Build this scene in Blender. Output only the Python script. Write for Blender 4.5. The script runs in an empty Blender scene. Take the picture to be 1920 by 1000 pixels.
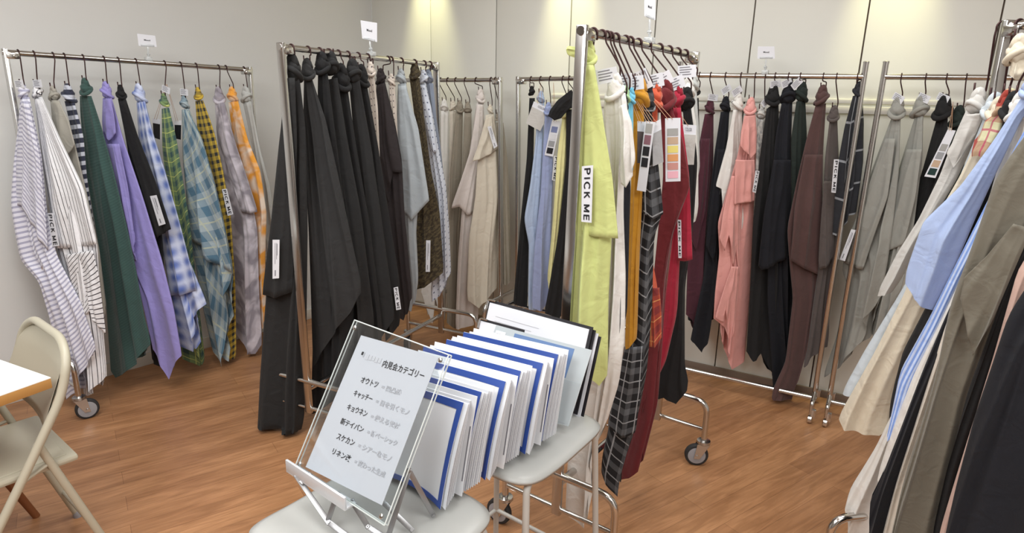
import bpy, bmesh, math, random
import numpy as np
from mathutils import Vector, Matrix

S = bpy.context.scene
COL = S.collection
rng = np.random.RandomState(7)
PI = math.pi
# ------------------------------------------------------------------ camera
F = 1180.0
TH = math.atan(320/1180.0)
RO = math.atan(86/4350.0)
H = 1.54
fw = np.array([0, math.cos(TH), -math.sin(TH)])
r0 = np.array([1.0, 0, 0]); u0 = np.cross(r0, fw)
RV = math.cos(RO)*r0 + math.sin(RO)*u0
UV_ = -math.sin(RO)*r0 + math.cos(RO)*u0
CAM = np.array([0, 0, H])
cd = bpy.data.cameras.new('camera'); cam = bpy.data.objects.new('camera', cd); COL.objects.link(cam)
cd.sensor_width = 36; cd.lens = F/1920*36; cd.clip_start = 0.02
m = Matrix(((RV[0], UV_[0], -fw[0], 0), (RV[1], UV_[1], -fw[1], 0), (RV[2], UV_[2], -fw[2], H), (0, 0, 0, 1)))
cam.matrix_world = m
S.camera = cam
# ------------------------------------------------------------------ world, lights, exposure
w = bpy.data.worlds.new('world'); S.world = w; w.use_nodes = True
w.node_tree.nodes['Background'].inputs[0].default_value = (1, .98, .95, 1)
w.node_tree.nodes['Background'].inputs[1].default_value = .3
S.view_settings.view_transform = 'Standard'; S.view_settings.look = 'None'
S.view_settings.gamma = 1; S.view_settings.use_curve_mapping = False
S.view_settings.exposure = 0.28
def area(name, loc, sx, sy, e, col=(.985, 1, .99)):
    l = bpy.data.lights.new(name, 'AREA'); l.shape = 'RECTANGLE'; l.size = sx; l.size_y = sy; l.energy = e; l.color = col
    o = bpy.data.objects.new(name, l); o.location = loc; COL.objects.link(o); return o
CEIL = 2.75
for k, (x, y, sx, sy, e) in enumerate([(-1.2, 1.6, 1.0, 1.0, 27), (.75, 1.7, 1.0, 1.0, 19), (-.1, 2.9, 1.2, .5, 8), (-1.3, -.3, 1.4, 1.4, 66), (1.1, -.5, 1.4, 1.4, 46)]):
    area('ceiling_panel_light', (x, y, CEIL-.03), sx, sy, e)
# warm wall-washing downlights above the panel joints of the back wall (added with their fittings below)

# ------------------------------------------------------------------ helpers
def ray(x, y): return fw + RV*(x-960)/F + UV_*(500-y)/F
def onz(x, y, z=0.0):
    d = ray(x, y); return CAM + d*(z-H)/d[2]
def onplane(x, y, p, n):
    d = ray(x, y); return CAM + d*(((p-CAM) @ n)/(d @ n))
def proj(p):
    d = np.asarray(p, float)-CAM; z = d @ fw
    return 960+F*(d @ RV)/z, 500-F*(d @ UV_)/z
def zat(x, y, P):
    d = ray(x, y); t = (P[0]*d[0]+P[1]*d[1])/(d[0]**2+d[1]**2); return CAM[2]+t*d[2]
def lin(c):
    def f(v):
        v = v/255.0
        return v/12.92 if v <= .04045 else ((v+.055)/1.055)**2.4
    return tuple(f(v) for v in c)+(1,)
def tag(o, label=None, cat=None, group=None, kind=None):
    if label: o['label'] = label
    if cat: o['category'] = cat
    if group: o['group'] = group
    if kind: o['kind'] = kind
    return o
def mesh(name, V, Fc, mat, parent=None, smooth=True, uv=None, sharp=None):
    me = bpy.data.meshes.new(name)
    me.from_pydata([tuple(map(float, v)) for v in V], [], [tuple(int(i) for i in f) for f in Fc])
    if isinstance(mat, (list, tuple)):
        for q in mat: me.materials.append(q)
    elif mat: me.materials.append(mat)
    if uv is not None:
        ul = me.uv_layers.new(name='UVMap')
        idx = np.zeros(len(me.loops), dtype=np.int32); me.loops.foreach_get('vertex_index', idx)
        ul.data.foreach_set('uv', np.asarray(uv, dtype=np.float32)[idx].ravel())
    me.update()
    if smooth: me.shade_smooth()
    o = bpy.data.objects.new(name, me); COL.objects.link(o)
    if parent:
        o.parent = parent; q = parent; off = Vector(q.location)
        while q.parent: q = q.parent; off = off + Vector(q.location)
        if off.length > 0:
            for v in me.vertices: v.co -= off
    return o
def empty(name, loc=(0, 0, 0)):
    o = bpy.data.objects.new(name, None); COL.objects.link(o); o.location = loc; o.empty_display_size = .05; return o
class MB:
    def __init__(s): s.V = []; s.F = []
    def add(s, V, Fc):
        n = len(s.V); s.V += [np.asarray(v, float) for v in V]; s.F += [tuple(i+n for i in f) for f in Fc]
    def box(s, c, ex, ey, ez, sx, sy, sz, bev=0.0):
        c = np.asarray(c, float); ex, ey, ez = [np.asarray(e, float) for e in (ex, ey, ez)]
        if bev <= 0:
            P = [c+ex*a*sx/2+ey*b*sy/2+ez*d*sz/2 for a in (-1, 1) for b in (-1, 1) for d in (-1, 1)]
            s.add(P, [(0, 1, 3, 2), (4, 6, 7, 5), (0, 4, 5, 1), (2, 3, 7, 6), (0, 2, 6, 4), (1, 5, 7, 3)])
        else:
            bm = bmesh.new(); bmesh.ops.create_cube(bm, size=1)
            for v in bm.verts: v.co = Vector((v.co.x*sx, v.co.y*sy, v.co.z*sz))
            bmesh.ops.bevel(bm, geom=list(bm.edges), offset=bev, segments=2, affect='EDGES', profile=.5)
            bm.verts.ensure_lookup_table()
            s.add([c+ex*v.co.x+ey*v.co.y+ez*v.co.z for v in bm.verts], [[v.index for v in f.verts] for f in bm.faces]); bm.free()
    def tube(s, pts, r, n=10, cap=True, rr=None):
        pts = [np.asarray(p, float) for p in pts]; m = len(pts); base = len(s.V)
        t0 = pts[1]-pts[0]; t0 = t0/np.linalg.norm(t0)
        a = np.array([0, 0, 1.0]) if abs(t0[2]) < .9 else np.array([1.0, 0, 0])
        nx = np.cross(t0, a); nx /= np.linalg.norm(nx)
        for i in range(m):
            t = pts[min(i+1, m-1)]-pts[max(i-1, 0)]; t /= max(np.linalg.norm(t), 1e-9)
            nx = nx-t*(nx @ t); nx /= max(np.linalg.norm(nx), 1e-9); ny = np.cross(t, nx)
            R_ = r if rr is None else rr[i]
            for k in range(n):
                an = 2*PI*k/n; s.V.append(pts[i]+R_*(math.cos(an)*nx+math.sin(an)*ny))
        for i in range(m-1):
            for k in range(n):
                a_, b_ = base+i*n+k, base+i*n+(k+1) % n
                s.F.append((a_, b_, b_+n, a_+n))
        if cap:
            s.F.append(tuple(base+k for k in range(n))[::-1]); s.F.append(tuple(base+(m-1)*n+k for k in range(n)))
    def disc(s, c, ax, prof, n=24):
        c = np.asarray(c, float); ax = np.asarray(ax, float); ax = ax/np.linalg.norm(ax)
        a = np.array([0, 0, 1.0]) if abs(ax[2]) < .9 else np.array([1.0, 0, 0])
        x = np.cross(ax, a); x /= np.linalg.norm(x); y = np.cross(ax, x); base = len(s.V)
        for (h, r) in prof:
            for k in range(n):
                an = 2*PI*k/n; s.V.append(c+ax*h+r*(math.cos(an)*x+math.sin(an)*y))
        for i in range(len(prof)-1):
            for k in range(n):
                a_, b_ = base+i*n+k, base+i*n+(k+1) % n
                s.F.append((a_, b_, b_+n, a_+n))
        s.F.append(tuple(base+k for k in range(n))[::-1]); s.F.append(tuple(base+(len(prof)-1)*n+k for k in range(n)))
    def build(s, name, mat, parent=None, smooth=False, autos=True):
        o = mesh(name, s.V, s.F, mat, parent, smooth=smooth)
        bm = bmesh.new(); bm.from_mesh(o.data); bmesh.ops.recalc_face_normals(bm, faces=bm.faces[:]); bm.to_mesh(o.data); bm.free()
        if smooth: o.data.shade_smooth()
        if not smooth and autos:
            me = o.data
            me.shade_smooth()
            me.set_sharp_from_angle(angle=math.radians(40))
        return o
def smoothpath(pts, rad=.05, n=6):
    pts = [np.asarray(p, float) for p in pts]; out = [pts[0]]
    for i in range(1, len(pts)-1):
        a, b, c = pts[i-1], pts[i], pts[i+1]
        ra = min(rad, np.linalg.norm(a-b)*.49, np.linalg.norm(c-b)*.49)
        p = b+(a-b)/np.linalg.norm(a-b)*ra; q = b+(c-b)/np.linalg.norm(c-b)*ra
        for k in range(n+1):
            t = k/n; out.append((1-t)**2*p+2*t*(1-t)*b+t*t*q)
    out.append(pts[-1]); return out
# ------------------------------------------------------------------ materials
def newmat(name, col, rough=.5, metal=0, **kw):
    M = bpy.data.materials.new(name); M.use_nodes = True
    b = M.node_tree.nodes['Principled BSDF']
    b.inputs['Base Color'].default_value = lin(col) if max(col) > 1 else tuple(col)+(1,)
    b.inputs['Roughness'].default_value = rough; b.inputs['Metallic'].default_value = metal
    for k, v in kw.items(): b.inputs[k.replace('_', ' ')].default_value = v
    return M
def N(M, t, **kw):
    n = M.node_tree.nodes.new(t)
    for k, v in kw.items(): setattr(n, k, v)
    return n
def math_(M, op, a, b=None, c=None):
    n = N(M, 'ShaderNodeMath', operation=op)
    for i, v in enumerate((a, b, c)):
        if v is None: continue
        if isinstance(v, (int, float)): n.inputs[i].default_value = v
        else: M.node_tree.links.new(v, n.inputs[i])
    return n.outputs[0]
def mix_(M, f, a, b):
    n = N(M, 'ShaderNodeMix', data_type='RGBA'); L = M.node_tree.links
    for i, v in ((0, f), (6, a), (7, b)):
        if isinstance(v, (int, float)): n.inputs[i].default_value = v
        elif isinstance(v, tuple): n.inputs[i].default_value = lin(v)
        else: L.new(v, n.inputs[i])
    return n.outputs[2]
CHROME = newmat('chrome_steel', (205, 203, 200), .16, 1.0)
STEEL = newmat('brushed_steel', (196, 195, 194), .22, 1.0)
WIRE = newmat('dark_bronze_wire', (62, 38, 38), .4, .6)
PAPER = newmat('white_paper', (221, 223, 230), .7)
BLACKINK = newmat('black_print', (28, 28, 34), .6)
GREYINK = newmat('faded_grey_print', (176, 176, 182), .7)
RUBBER = newmat('black_rubber', (40, 40, 42), .7)
GREYPL = newmat('grey_wheel_plastic', (150, 150, 155), .45)
WHITEPL = newmat('white_seat_plastic', (165, 165, 162), .4)
WHITEMT = newmat('white_painted_metal', (182, 180, 175), .35)
BEIGEMT = newmat('beige_painted_steel', (176, 170, 152), .42)
BLUEINK = newmat('royal_blue_print', (44, 74, 150), .5)
CLEAR = newmat('clear_acrylic', (250, 252, 252), .03, 0, Transmission_Weight=1.0, IOR=1.35)
def thinclear(M):          # thin acrylic sheet: clear with a fresnel sheen
    nt = M.node_tree; nt.nodes.remove(nt.nodes['Principled BSDF']); o = [n for n in nt.nodes if n.type == 'OUTPUT_MATERIAL'][0]
    t_ = nt.nodes.new('ShaderNodeBsdfTransparent'); t_.inputs[0].default_value = (.95, .965, .97, 1)
    g_ = nt.nodes.new('ShaderNodeBsdfGlossy'); g_.inputs['Roughness'].default_value = .06
    l_ = nt.nodes.new('ShaderNodeLayerWeight'); f_ = nt.nodes.new('ShaderNodeMapRange'); f_.inputs['From Min'].default_value = .45; f_.inputs['To Min'].default_value = .045; f_.inputs['To Max'].default_value = .5; nt.links.new(l_.outputs['Facing'], f_.inputs[0])
    m_ = nt.nodes.new('ShaderNodeMixShader'); nt.links.new(f_.outputs[0], m_.inputs[0]); nt.links.new(t_.outputs[0], m_.inputs[1]); nt.links.new(g_.outputs[0], m_.inputs[2]); nt.links.new(m_.outputs[0], o.inputs[0])
thinclear(CLEAR)
FROST = newmat('frosted_file_plastic', (214, 222, 224), .35, 0, Transmission_Weight=.35, IOR=1.2)
BLACKPL = newmat('black_board', (34, 33, 38), .5)
TABLEW = newmat('white_laminate', (244, 246, 244), .4)
EDGEW = newmat('birch_plywood_edge', (180, 132, 72), .6)
LEGW = newmat('walnut_leg_wood', (128, 76, 42), .5)
TWINE = newmat('jute_twine', (190, 150, 120), .9)
CLEARCLIP = newmat('clear_clip_plastic', (240, 244, 246), .1, 0, Transmission_Weight=.6)

def fabric(name, col, pat='plain', c2=None, c3=None, p=.02, duty=.3, ang=0.0, p2=None, rough=.92):
    M = newmat(name, col, rough)
    b = M.node_tree.nodes['Principled BSDF']; L = M.node_tree.links
    b.inputs['Sheen Weight'].default_value = .15 if max(col) > 70 else .02
    tc = N(M, 'ShaderNodeTexCoord'); mp = N(M, 'ShaderNodeMapping'); L.new(tc.outputs['UV'], mp.inputs[0])
    mp.inputs['Rotation'].default_value[2] = ang
    sp = N(M, 'ShaderNodeSeparateXYZ'); L.new(mp.outputs[0], sp.inputs[0]); X, Y = sp.outputs[0], sp.outputs[1]
    def noise(scale, det=2, vec=None, dist=0):
        n = N(M, 'ShaderNodeTexNoise'); n.inputs['Scale'].default_value = scale; n.inputs['Detail'].default_value = det
        n.inputs['Distortion'].default_value = dist
        L.new(vec or mp.outputs[0], n.inputs['Vector']); return n.outputs[0]
    def band(c, per, du, soft=False, ph=0.0):
        f = math_(M, 'FRACT', math_(M, 'ADD', math_(M, 'DIVIDE', c, per), ph))
        if soft: return math_(M, 'MULTIPLY_ADD', math_(M, 'SINE', math_(M, 'MULTIPLY', c, 2*PI/per)), .5, .5)
        return math_(M, 'LESS_THAN', f, du)
    c2 = c2 or col; c3 = c3 or c2; out = None
    if pat == 'hstripe': out = mix_(M, band(Y, p, duty), col, c2)
    elif pat == 'hsoft': out = mix_(M, band(Y, p, duty, True), col, c2)
    elif pat == 'vstripe': out = mix_(M, band(X, p, duty), col, c2)
    elif pat == 'check':
        a = band(X, p, duty); bb = band(Y, p2 or p, duty)
        out = mix_(M, math_(M, 'MULTIPLY', math_(M, 'ADD', a, bb), .5), col, c2)
    elif pat == 'plaid':
        a = band(X, p, duty); bb = band(Y, p2 or p, duty)
        o1 = mix_(M, math_(M, 'MULTIPLY', math_(M, 'ADD', a, bb), .5), col, c2)
        th = math_(M, 'MAXIMUM', band(X, p, .06, ph=.35), band(Y, p2 or p, .06, ph=.35))
        out = mix_(M, math_(M, 'MULTIPLY', th, .75), o1, c3)
    elif pat == 'gingham':
        a = band(X, p, 0, True); bb = band(Y, p, 0, True)
        n = noise(9)
        out = mix_(M, math_(M, 'POWER', math_(M, 'MULTIPLY', a, bb), .8), c2, col)
        o2 = mix_(M, math_(M, 'MULTIPLY', math_(M, 'ADD', a, bb), .25), out, col); out = o2
    elif pat == 'tiedye':
        r = N(M, 'ShaderNodeValToRGB'); r.color_ramp.elements[0].position = .42; r.color_ramp.elements[1].position = .6
        r.color_ramp.elements[0].color = lin(col); r.color_ramp.elements[1].color = lin(c2)
        L.new(noise(1/p, 2, dist=.6), r.inputs[0]); out = r.outputs[0]
    elif pat == 'dots':
        fx = math_(M, 'SUBTRACT', math_(M, 'FRACT', math_(M, 'DIVIDE', X, p)), .5)
        fy = math_(M, 'SUBTRACT', math_(M, 'FRACT', math_(M, 'DIVIDE', Y, p*1.5)), .5)
        d = math_(M, 'ADD', math_(M, 'MULTIPLY', fx, fx), math_(M, 'MULTIPLY', math_(M, 'MULTIPLY', fy, fy), 2.2))
        out = mix_(M, math_(M, 'LESS_THAN', d, .03), col, c2)
    elif pat == 'tweed':
        n = noise(300, 3); bb = band(Y, p, .5, True)
        out = mix_(M, math_(M, 'MULTIPLY', n, bb), col, c2)
    nn = noise(700, 2)
    if out is None: out = mix_(M, nn, tuple(min(255, v*1.05) for v in col), tuple(v*.93 for v in col))
    L.new(out, b.inputs['Base Color'])
    bu = N(M, 'ShaderNodeBump'); bu.inputs['Strength'].default_value = .25; bu.inputs['Distance'].default_value = .002
    L.new(nn, bu.inputs['Height'])
    n2 = N(M, 'ShaderNodeTexNoise'); n2.inputs['Scale'].default_value = 16; n2.inputs['Detail'].default_value = 3; n2.inputs['Distortion'].default_value = .8
    L.new(tc.outputs['Object'], n2.inputs['Vector'])
    b2 = N(M, 'ShaderNodeBump'); b2.inputs['Strength'].default_value = .5; b2.inputs['Distance'].default_value = .012
    L.new(n2.outputs[0], b2.inputs['Height']); L.new(bu.outputs[0], b2.inputs['Normal'])
    L.new(b2.outputs[0], b.inputs['Normal'])
    return M
# ------------------------------------------------------------------ room shell
def wallmat(name, col):
    M = newmat(name, col, .6); b = M.node_tree.nodes['Principled BSDF']; L = M.node_tree.links
    tc = N(M, 'ShaderNodeTexCoord'); n = N(M, 'ShaderNodeTexNoise'); n.inputs['Scale'].default_value = 1.3; n.inputs['Detail'].default_value = 3
    L.new(tc.outputs['Object'], n.inputs['Vector'])
    L.new(mix_(M, n.outputs[0], tuple(v*.975 for v in col), tuple(min(255, v*1.02) for v in col)), b.inputs['Base Color'])
    n2 = N(M, 'ShaderNodeTexNoise'); n2.inputs['Scale'].default_value = 260; L.new(tc.outputs['Object'], n2.inputs['Vector'])
    bu = N(M, 'ShaderNodeBump'); bu.inputs['Strength'].default_value = .12; bu.inputs['Distance'].default_value = .001
    L.new(n2.outputs[0], bu.inputs['Height']); L.new(bu.outputs[0], b.inputs['Normal']); return M
WALL = wallmat('cream_wall_panel', (221, 221, 214))
WALLL = wallmat('pale_wall_paint', (212, 212, 210))
TRIMM = wallmat('cream_rail', (212, 209, 200))
BASEM = newmat('white_baseboard', (205, 200, 190), .5)
WALLN = wallmat('grey_near_wall', (128, 124, 120))
CEILM = newmat('ceiling_white', (226, 224, 220), .9)
GAPM = newmat('dark_joint', (120, 104, 92), .8)
wd = np.array([-.867, .498, 0]); wd /= np.linalg.norm(wd)      # along the back wall, to the left
wn = np.array([-.498, -.867, 0]); wn /= np.linalg.norm(wn)     # back wall normal, into the room
P1 = np.array([1.09, 3.459, 0])
CORN = P1+wd*2.42
LW0 = np.array([-2.56, 2.80, 0]); ld = (CORN-LW0); ld /= np.linalg.norm(ld)    # left wall
lnv = np.array([ld[1], -ld[0], 0])
Z = np.array([0, 0, 1.0])
def struct(name, mb, mat):
    o = mb.build(name, mat); o['kind'] = 'structure'; return o
# floor
fm = newmat('wood_plank_floor', (150, 100, 64), .42); b = fm.node_tree.nodes['Principled BSDF']; L = fm.node_tree.links
tc = N(fm, 'ShaderNodeTexCoord'); mp = N(fm, 'ShaderNodeMapping'); L.new(tc.outputs['Object'], mp.inputs[0])
mp.inputs['Rotation'].default_value[2] = -math.radians(35)
br = N(fm, 'ShaderNodeTexBrick'); br.offset = .37; L.new(mp.outputs[0], br.inputs['Vector'])
br.inputs['Scale'].default_value = 1; br.inputs['Brick Width'].default_value = .92; br.inputs['Row Height'].default_value = .10
br.inputs['Mortar Size'].default_value = .0008; br.inputs['Mortar Smooth'].default_value = .4
br.inputs['Color1'].default_value = lin((186, 138, 98)); br.inputs['Color2'].default_value = lin((166, 120, 84)); br.inputs['Mortar'].default_value = lin((128, 88, 60))
mp2 = N(fm, 'ShaderNodeMapping'); L.new(mp.outputs[0], mp2.inputs[0]); mp2.inputs['Scale'].default_value = (2.6, 24, 1)
n1 = N(fm, 'ShaderNodeTexNoise'); n1.inputs['Scale'].default_value = 1.6; n1.inputs['Detail'].default_value = 7; n1.inputs['Distortion'].default_value = 1.6; L.new(mp2.outputs[0], n1.inputs['Vector'])
r1 = N(fm, 'ShaderNodeValToRGB'); r1.color_ramp.elements[0].position = .38; r1.color_ramp.elements[1].position = .66
r1.color_ramp.elements[0].color = (.80, .77, .73, 1); r1.color_ramp.elements[1].color = (1.05, 1.04, 1.03, 1); L.new(n1.outputs[0], r1.inputs[0])
mp3 = N(fm, 'ShaderNodeMapping'); L.new(mp.outputs[0], mp3.inputs[0]); mp3.inputs['Scale'].default_value = (1.5, 7, 1)
n3 = N(fm, 'ShaderNodeTexNoise'); n3.inputs['Scale'].default_value = 2.2; n3.inputs['Detail'].default_value = 3; L.new(mp3.outputs[0], n3.inputs['Vector'])
r3 = N(fm, 'ShaderNodeValToRGB'); r3.color_ramp.elements[0].position = .32; r3.color_ramp.elements[1].position = .6
r3.color_ramp.elements[0].color = (.78, .74, .70, 1); r3.color_ramp.elements[1].color = (1, 1, 1, 1); L.new(n3.outputs[0], r3.inputs[0])
def mul(M, a, b_):
    n = N(M, 'ShaderNodeMix', data_type='RGBA', blend_type='MULTIPLY'); n.inputs[0].default_value = 1
    M.node_tree.links.new(a, n.inputs[6]); M.node_tree.links.new(b_, n.inputs[7]); return n.outputs[2]
L.new(mul(fm, mul(fm, br.outputs[0], r1.outputs[0]), r3.outputs[0]), b.inputs['Base Color'])
bu = N(fm, 'ShaderNodeBump'); bu.inputs['Strength'].default_value = .2; bu.inputs['Distance'].default_value = .002; L.new(n1.outputs[0], bu.inputs['Height']); L.new(bu.outputs[0], b.inputs['Normal'])
RC = [CORN, P1-wd*3.0, P1-wd*3.0+wn*6.2, None]
BR = RC[1]; BRn = RC[2]; LWn = CORN-ld*6.2
fpts = [CORN+wd*.2-wn*.2, BR-wn*.2, BRn, LWn-lnv*.3]
mb = MB(); top = [np.array([p[0], p[1], 0]) for p in fpts]; bot = [p-Z*.1 for p in top]
mb.add(top+bot, [(3, 2, 1, 0), (4, 5, 6, 7), (0, 1, 5, 4), (1, 2, 6, 5), (2, 3, 7, 6), (3, 0, 4, 7)]); struct('floor', mb, fm)
mb = MB(); mb.add([p+Z*(CEIL+.1) for p in bot]+[p+Z*(CEIL+.2) for p in bot], [(3, 2, 1, 0), (4, 5, 6, 7), (0, 1, 5, 4), (1, 2, 6, 5), (2, 3, 7, 6), (3, 0, 4, 7)]); struct('ceiling', mb, CEILM)
def wall(name, a, b_, nrm, mat):
    mb = MB(); d = b_-a; l = np.linalg.norm(d); d = d/l
    mb.box((a+b_)/2-nrm*.05+Z*CEIL/2, d, nrm, Z, l+.0, .1, CEIL); return struct(name, mb, mat)
wall('wall_left', LWn, CORN, lnv, WALLL)
# back wall: panels with open joints in front of a darker backing
tp = P1+wd*2.42
jo = [2.42-.508*k for k in range(0, 12)]
mb = MB(); mb.box((CORN+BR)/2-wn*.07+Z*CEIL/2, wd, wn, Z, np.linalg.norm(CORN-BR), .1, CEIL); struct('wall_back', mb, GAPM)
for k in range(len(jo)-1):
    a, b_ = P1+wd*jo[k], P1+wd*jo[k+1]
    if jo[k+1] < -3.0: b_ = BR
    if jo[k] < -3.0: break
    l = np.linalg.norm(a-b_)-(.007 if k else .004)
    mb = MB(); mb.box((a+b_)/2-wn*.01+Z*CEIL/2, wd, wn, Z, l, .02, CEIL-.002, bev=.0015); struct('wall_back_panel', mb, WALL)
dR = (BRn-BR)/np.linalg.norm(BRn-BR); wall('wall_right', BR, BRn, wd, WALLL)
dn = (LWn-BRn)/np.linalg.norm(LWn-BRn); wall('wall_near', BRn, LWn, np.array([dn[1], -dn[0], 0])*-1 if (np.array([dn[1], -dn[0], 0]) @ (CORN-BRn)) < 0 else np.array([dn[1], -dn[0], 0]), WALLN)
# rail along the back wall and baseboards
mb = MB(); c0 = P1+wd*1.0; c1 = BR
for (zc, hh, th) in ((1.545, .022, .012), (1.505, .034, .02)):
    mb.box((c0+c1)/2+wn*th/2+Z*zc, wd, wn, Z, np.linalg.norm(c0-c1), th, hh, bev=.003)
struct('trim_1', mb, TRIMM)
mb = MB(); mb.box((LWn+CORN)/2+lnv*.006+Z*.035, ld, lnv, Z, np.linalg.norm(LWn-CORN), .012, .07, bev=.002); struct('baseboard_left', mb, BASEM)
mb = MB(); mb.box((CORN+BR)/2+wn*.006+Z*.02, wd, wn, Z, np.linalg.norm(CORN-BR), .012, .04, bev=.002); struct('baseboard_back', mb, GAPM)
# downlights over the panel joints
for s_, e in ((jo[1], 60), (jo[3], 60), (jo[6]-.1, 60)):
    p = P1+wd*s_+wn*.10
    t = empty('downlight', (p[0], p[1], CEIL))
    mb = MB(); mb.disc((p[0], p[1], CEIL-.02), Z, [(0, .045), (.02, .05)]); mb.build('bezel', CHROME, t)
    tag(t, 'round recessed ceiling downlight over wall panel joint %s' % ('left of the middle' if s_ == jo[1] else 'behind the lime swatch' if s_ == jo[3] else 'at the far right'), 'light')
    l = bpy.data.lights.new('downlight_lamp', 'SPOT'); l.energy = e; l.spot_size = math.radians(36); l.spot_blend = 1; l.color = (1, .95, .5); l.shadow_soft_size = .03
    o = bpy.data.objects.new('downlight_lamp', l); o.location = (p[0], p[1], CEIL-.04); COL.objects.link(o)
    dv = Vector(P1+wd*s_+Z*1.95)-o.location; o.rotation_euler = dv.to_track_quat('-Z', 'Y').to_euler()
# ------------------------------------------------------------------ garment racks
def nrmz(v): v = np.asarray(v, float); return v/np.linalg.norm(v)
def norm_at(P):                 # horizontal direction from P towards the viewer
    v = CAM-np.asarray(P, float); v[2] = 0; return nrmz(v)
class Rack: pass
def caster(t, p, yaw, r=.05, parentname='caster'):
    """swivel caster whose stem top is at p"""
    dv = np.array([math.cos(yaw), math.sin(yaw), 0]); sv = np.array([-dv[1], dv[0], 0])
    c = np.array([p[0], p[1], 0])+dv*.025+Z*r
    mb = MB(); mb.disc(np.array([p[0], p[1], p[2]-.03]), Z, [(0, .012), (.03, .012)], 12)
    mb.disc(np.array([p[0], p[1], 2*r+.006]), Z, [(0, .026), (.004, .030), (.014, .028), (.018, .012)], 20)
    for s in (-1, 1):
        a = c+sv*s*.018; b_ = np.array([p[0], p[1], 2*r+.008])+sv*s*.018
        mb.add([b_-dv*.024, b_+dv*.028, a+dv*.012-Z*.012, a-dv*.012-Z*.012,
                b_-dv*.024+sv*.003, b_+dv*.028+sv*.003, a+dv*.012-Z*.012+sv*.003, a-dv*.012-Z*.012+sv*.003],
               [(0, 1, 2, 3), (7, 6, 5, 4), (0, 4, 5, 1), (1, 5, 6, 2), (2, 6, 7, 3), (3, 7, 4, 0)])
    mb.tube([c-sv*.024, c+sv*.024], .006, 10)
    o = mb.build('caster', STEEL, t)
    mb = MB(); mb.disc(c-sv*.014, sv, [(0, r*.78), (.002, r*.93), (.007, r), (.021, r), (.026, r*.93), (.028, r*.78)], 32); mb.build('tyre', RUBBER, o)
    mb = MB(); mb.disc(c-sv*.0155, sv, [(0, r*.28), (.001, r*.72), (.0015, r*.78), (.029, r*.78), (.030, r*.72), (.031, r*.28)], 28); mb.build('wheel_hub', GREYPL, o)
def rack(A, B, pa, pb, label, foot=.2, side=1, base='U', post='flat', over=0.0, feet=(1, 1), fz=(.30, .17), ends=(1, 1), zbot=.15, conn=True):
    """A, B ground points of the two posts; pa, pb pixels of the tops"""
    R = Rack(); A = np.array([A[0], A[1], 0.0]); B = np.array([B[0], B[1], 0.0])
    R.d = nrmz(B-A); R.n = np.array([R.d[1], -R.d[0], 0])
    if R.n @ norm_at(A) < 0: R.n = -R.n
    tops = []
    for P, px in ((A, pa), (B, pb)):
        if px is None: tops.append(None); continue
        q = onplane(px[0], px[1], P, norm_at(P)); tops.append(q)
    if tops[1] is None: tops[1] = B+Z*tops[0][2]
    R.A, R.B = tops
    t = empty('garment_rack', tuple((A+B)/2)); tag(t, label, 'clothes rack'); R.t = t
    if True:
        d = nrmz(R.B-R.A)
        mb = MB(); mb.tube([R.A-d*(.012 if over == 0 else -.0), R.B+d*(.012 if over == 0 else 0)], .0125, 16); R.bar = mb.build('top_bar', CHROME, t)
    for k, (G, T, e) in enumerate(((A, R.A, ends[0]), (B, R.B, ends[1]))):
        if not e: continue
        mb = MB(); bot = np.array([G[0], G[1], zbot]); T2 = T+Z*over
        if post == 'flat':
            ax = nrmz(T2-bot); ex = R.d-ax*(R.d @ ax); ex = nrmz(ex); ey = np.cross(ax, ex)
            mb.box((T2+bot)/2+ax*.006, ex, ey, ax, .018, .034, np.linalg.norm(T2-bot)+.02, bev=.003)
        else:
            mb.tube([bot, T2], .0125, 16); mb.disc(T2-Z*.002, Z, [(0, .0135), (.006, .0135), (.009, .009)], 16)
        mb.build('post', CHROME if post != 'flat' else STEEL, t)
        mb = MB()
        if post == 'flat':
            mb.box(T-Z*.012+R.d*(.022 if k == 0 else -.022), R.d, R.n, Z, .05, .040, .030, bev=.006)
            mb.tube([T-Z*.014-R.n*.026+R.d*(.03 if k == 0 else -.03), T-Z*.014+R.n*.026+R.d*(.03 if k == 0 else -.03)], .006, 8); mb.build('corner_bracket', CHROME, t)
        if base == 'U' and feet[k]:
            z1, z2 = fz
            a = G-R.n*foot; b_ = G+R.n*foot
            cz = .125
            mb = MB(); mb.tube(smoothpath([a+Z*cz, a+Z*z1, b_+Z*z1, b_+Z*cz], .06), .0125, 14)
            mb.tube([a+Z*z2, b_+Z*z2], .009, 12); mb.build('foot_frame', CHROME, t)
            for q, yy in ((a, 2.6+k), (b_, .7+k*1.3)): caster(t, q+Z*cz, yy+k)
        elif base == 'thin' and feet[k]:
            mb = MB(); a = G-R.n*foot; b_ = G+R.n*foot
            mb.tube(smoothpath([a+Z*.075, a+Z*.11, b_+Z*.11, b_+Z*.075], .02), .010, 12); mb.build('foot_frame', CHROME, t)
            for q in (a, b_):
                mb = MB(); mb.disc(q+Z*.05, Z, [(0, .008), (.03, .008)], 10)
                mb.box(q+Z*.055+R.d*.012, R.d, R.n, Z, .022, .02, .045, bev=.003)
                o = mb.build('caster', CHROME, t)
                mb = MB(); mb.disc(q+Z*.022-R.d*.012, R.d, [(0, .012), (.004, .020), (.020, .020), (.024, .012)], 20); mb.build('wheel', CHROME, o)
    if conn:
        zc = .26 if base == 'U' else .08
        mb = MB(); mb.tube([A+Z*zc, B+Z*zc], .0125, 14); mb.build('bottom_bar', CHROME, t)
    return R
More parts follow.
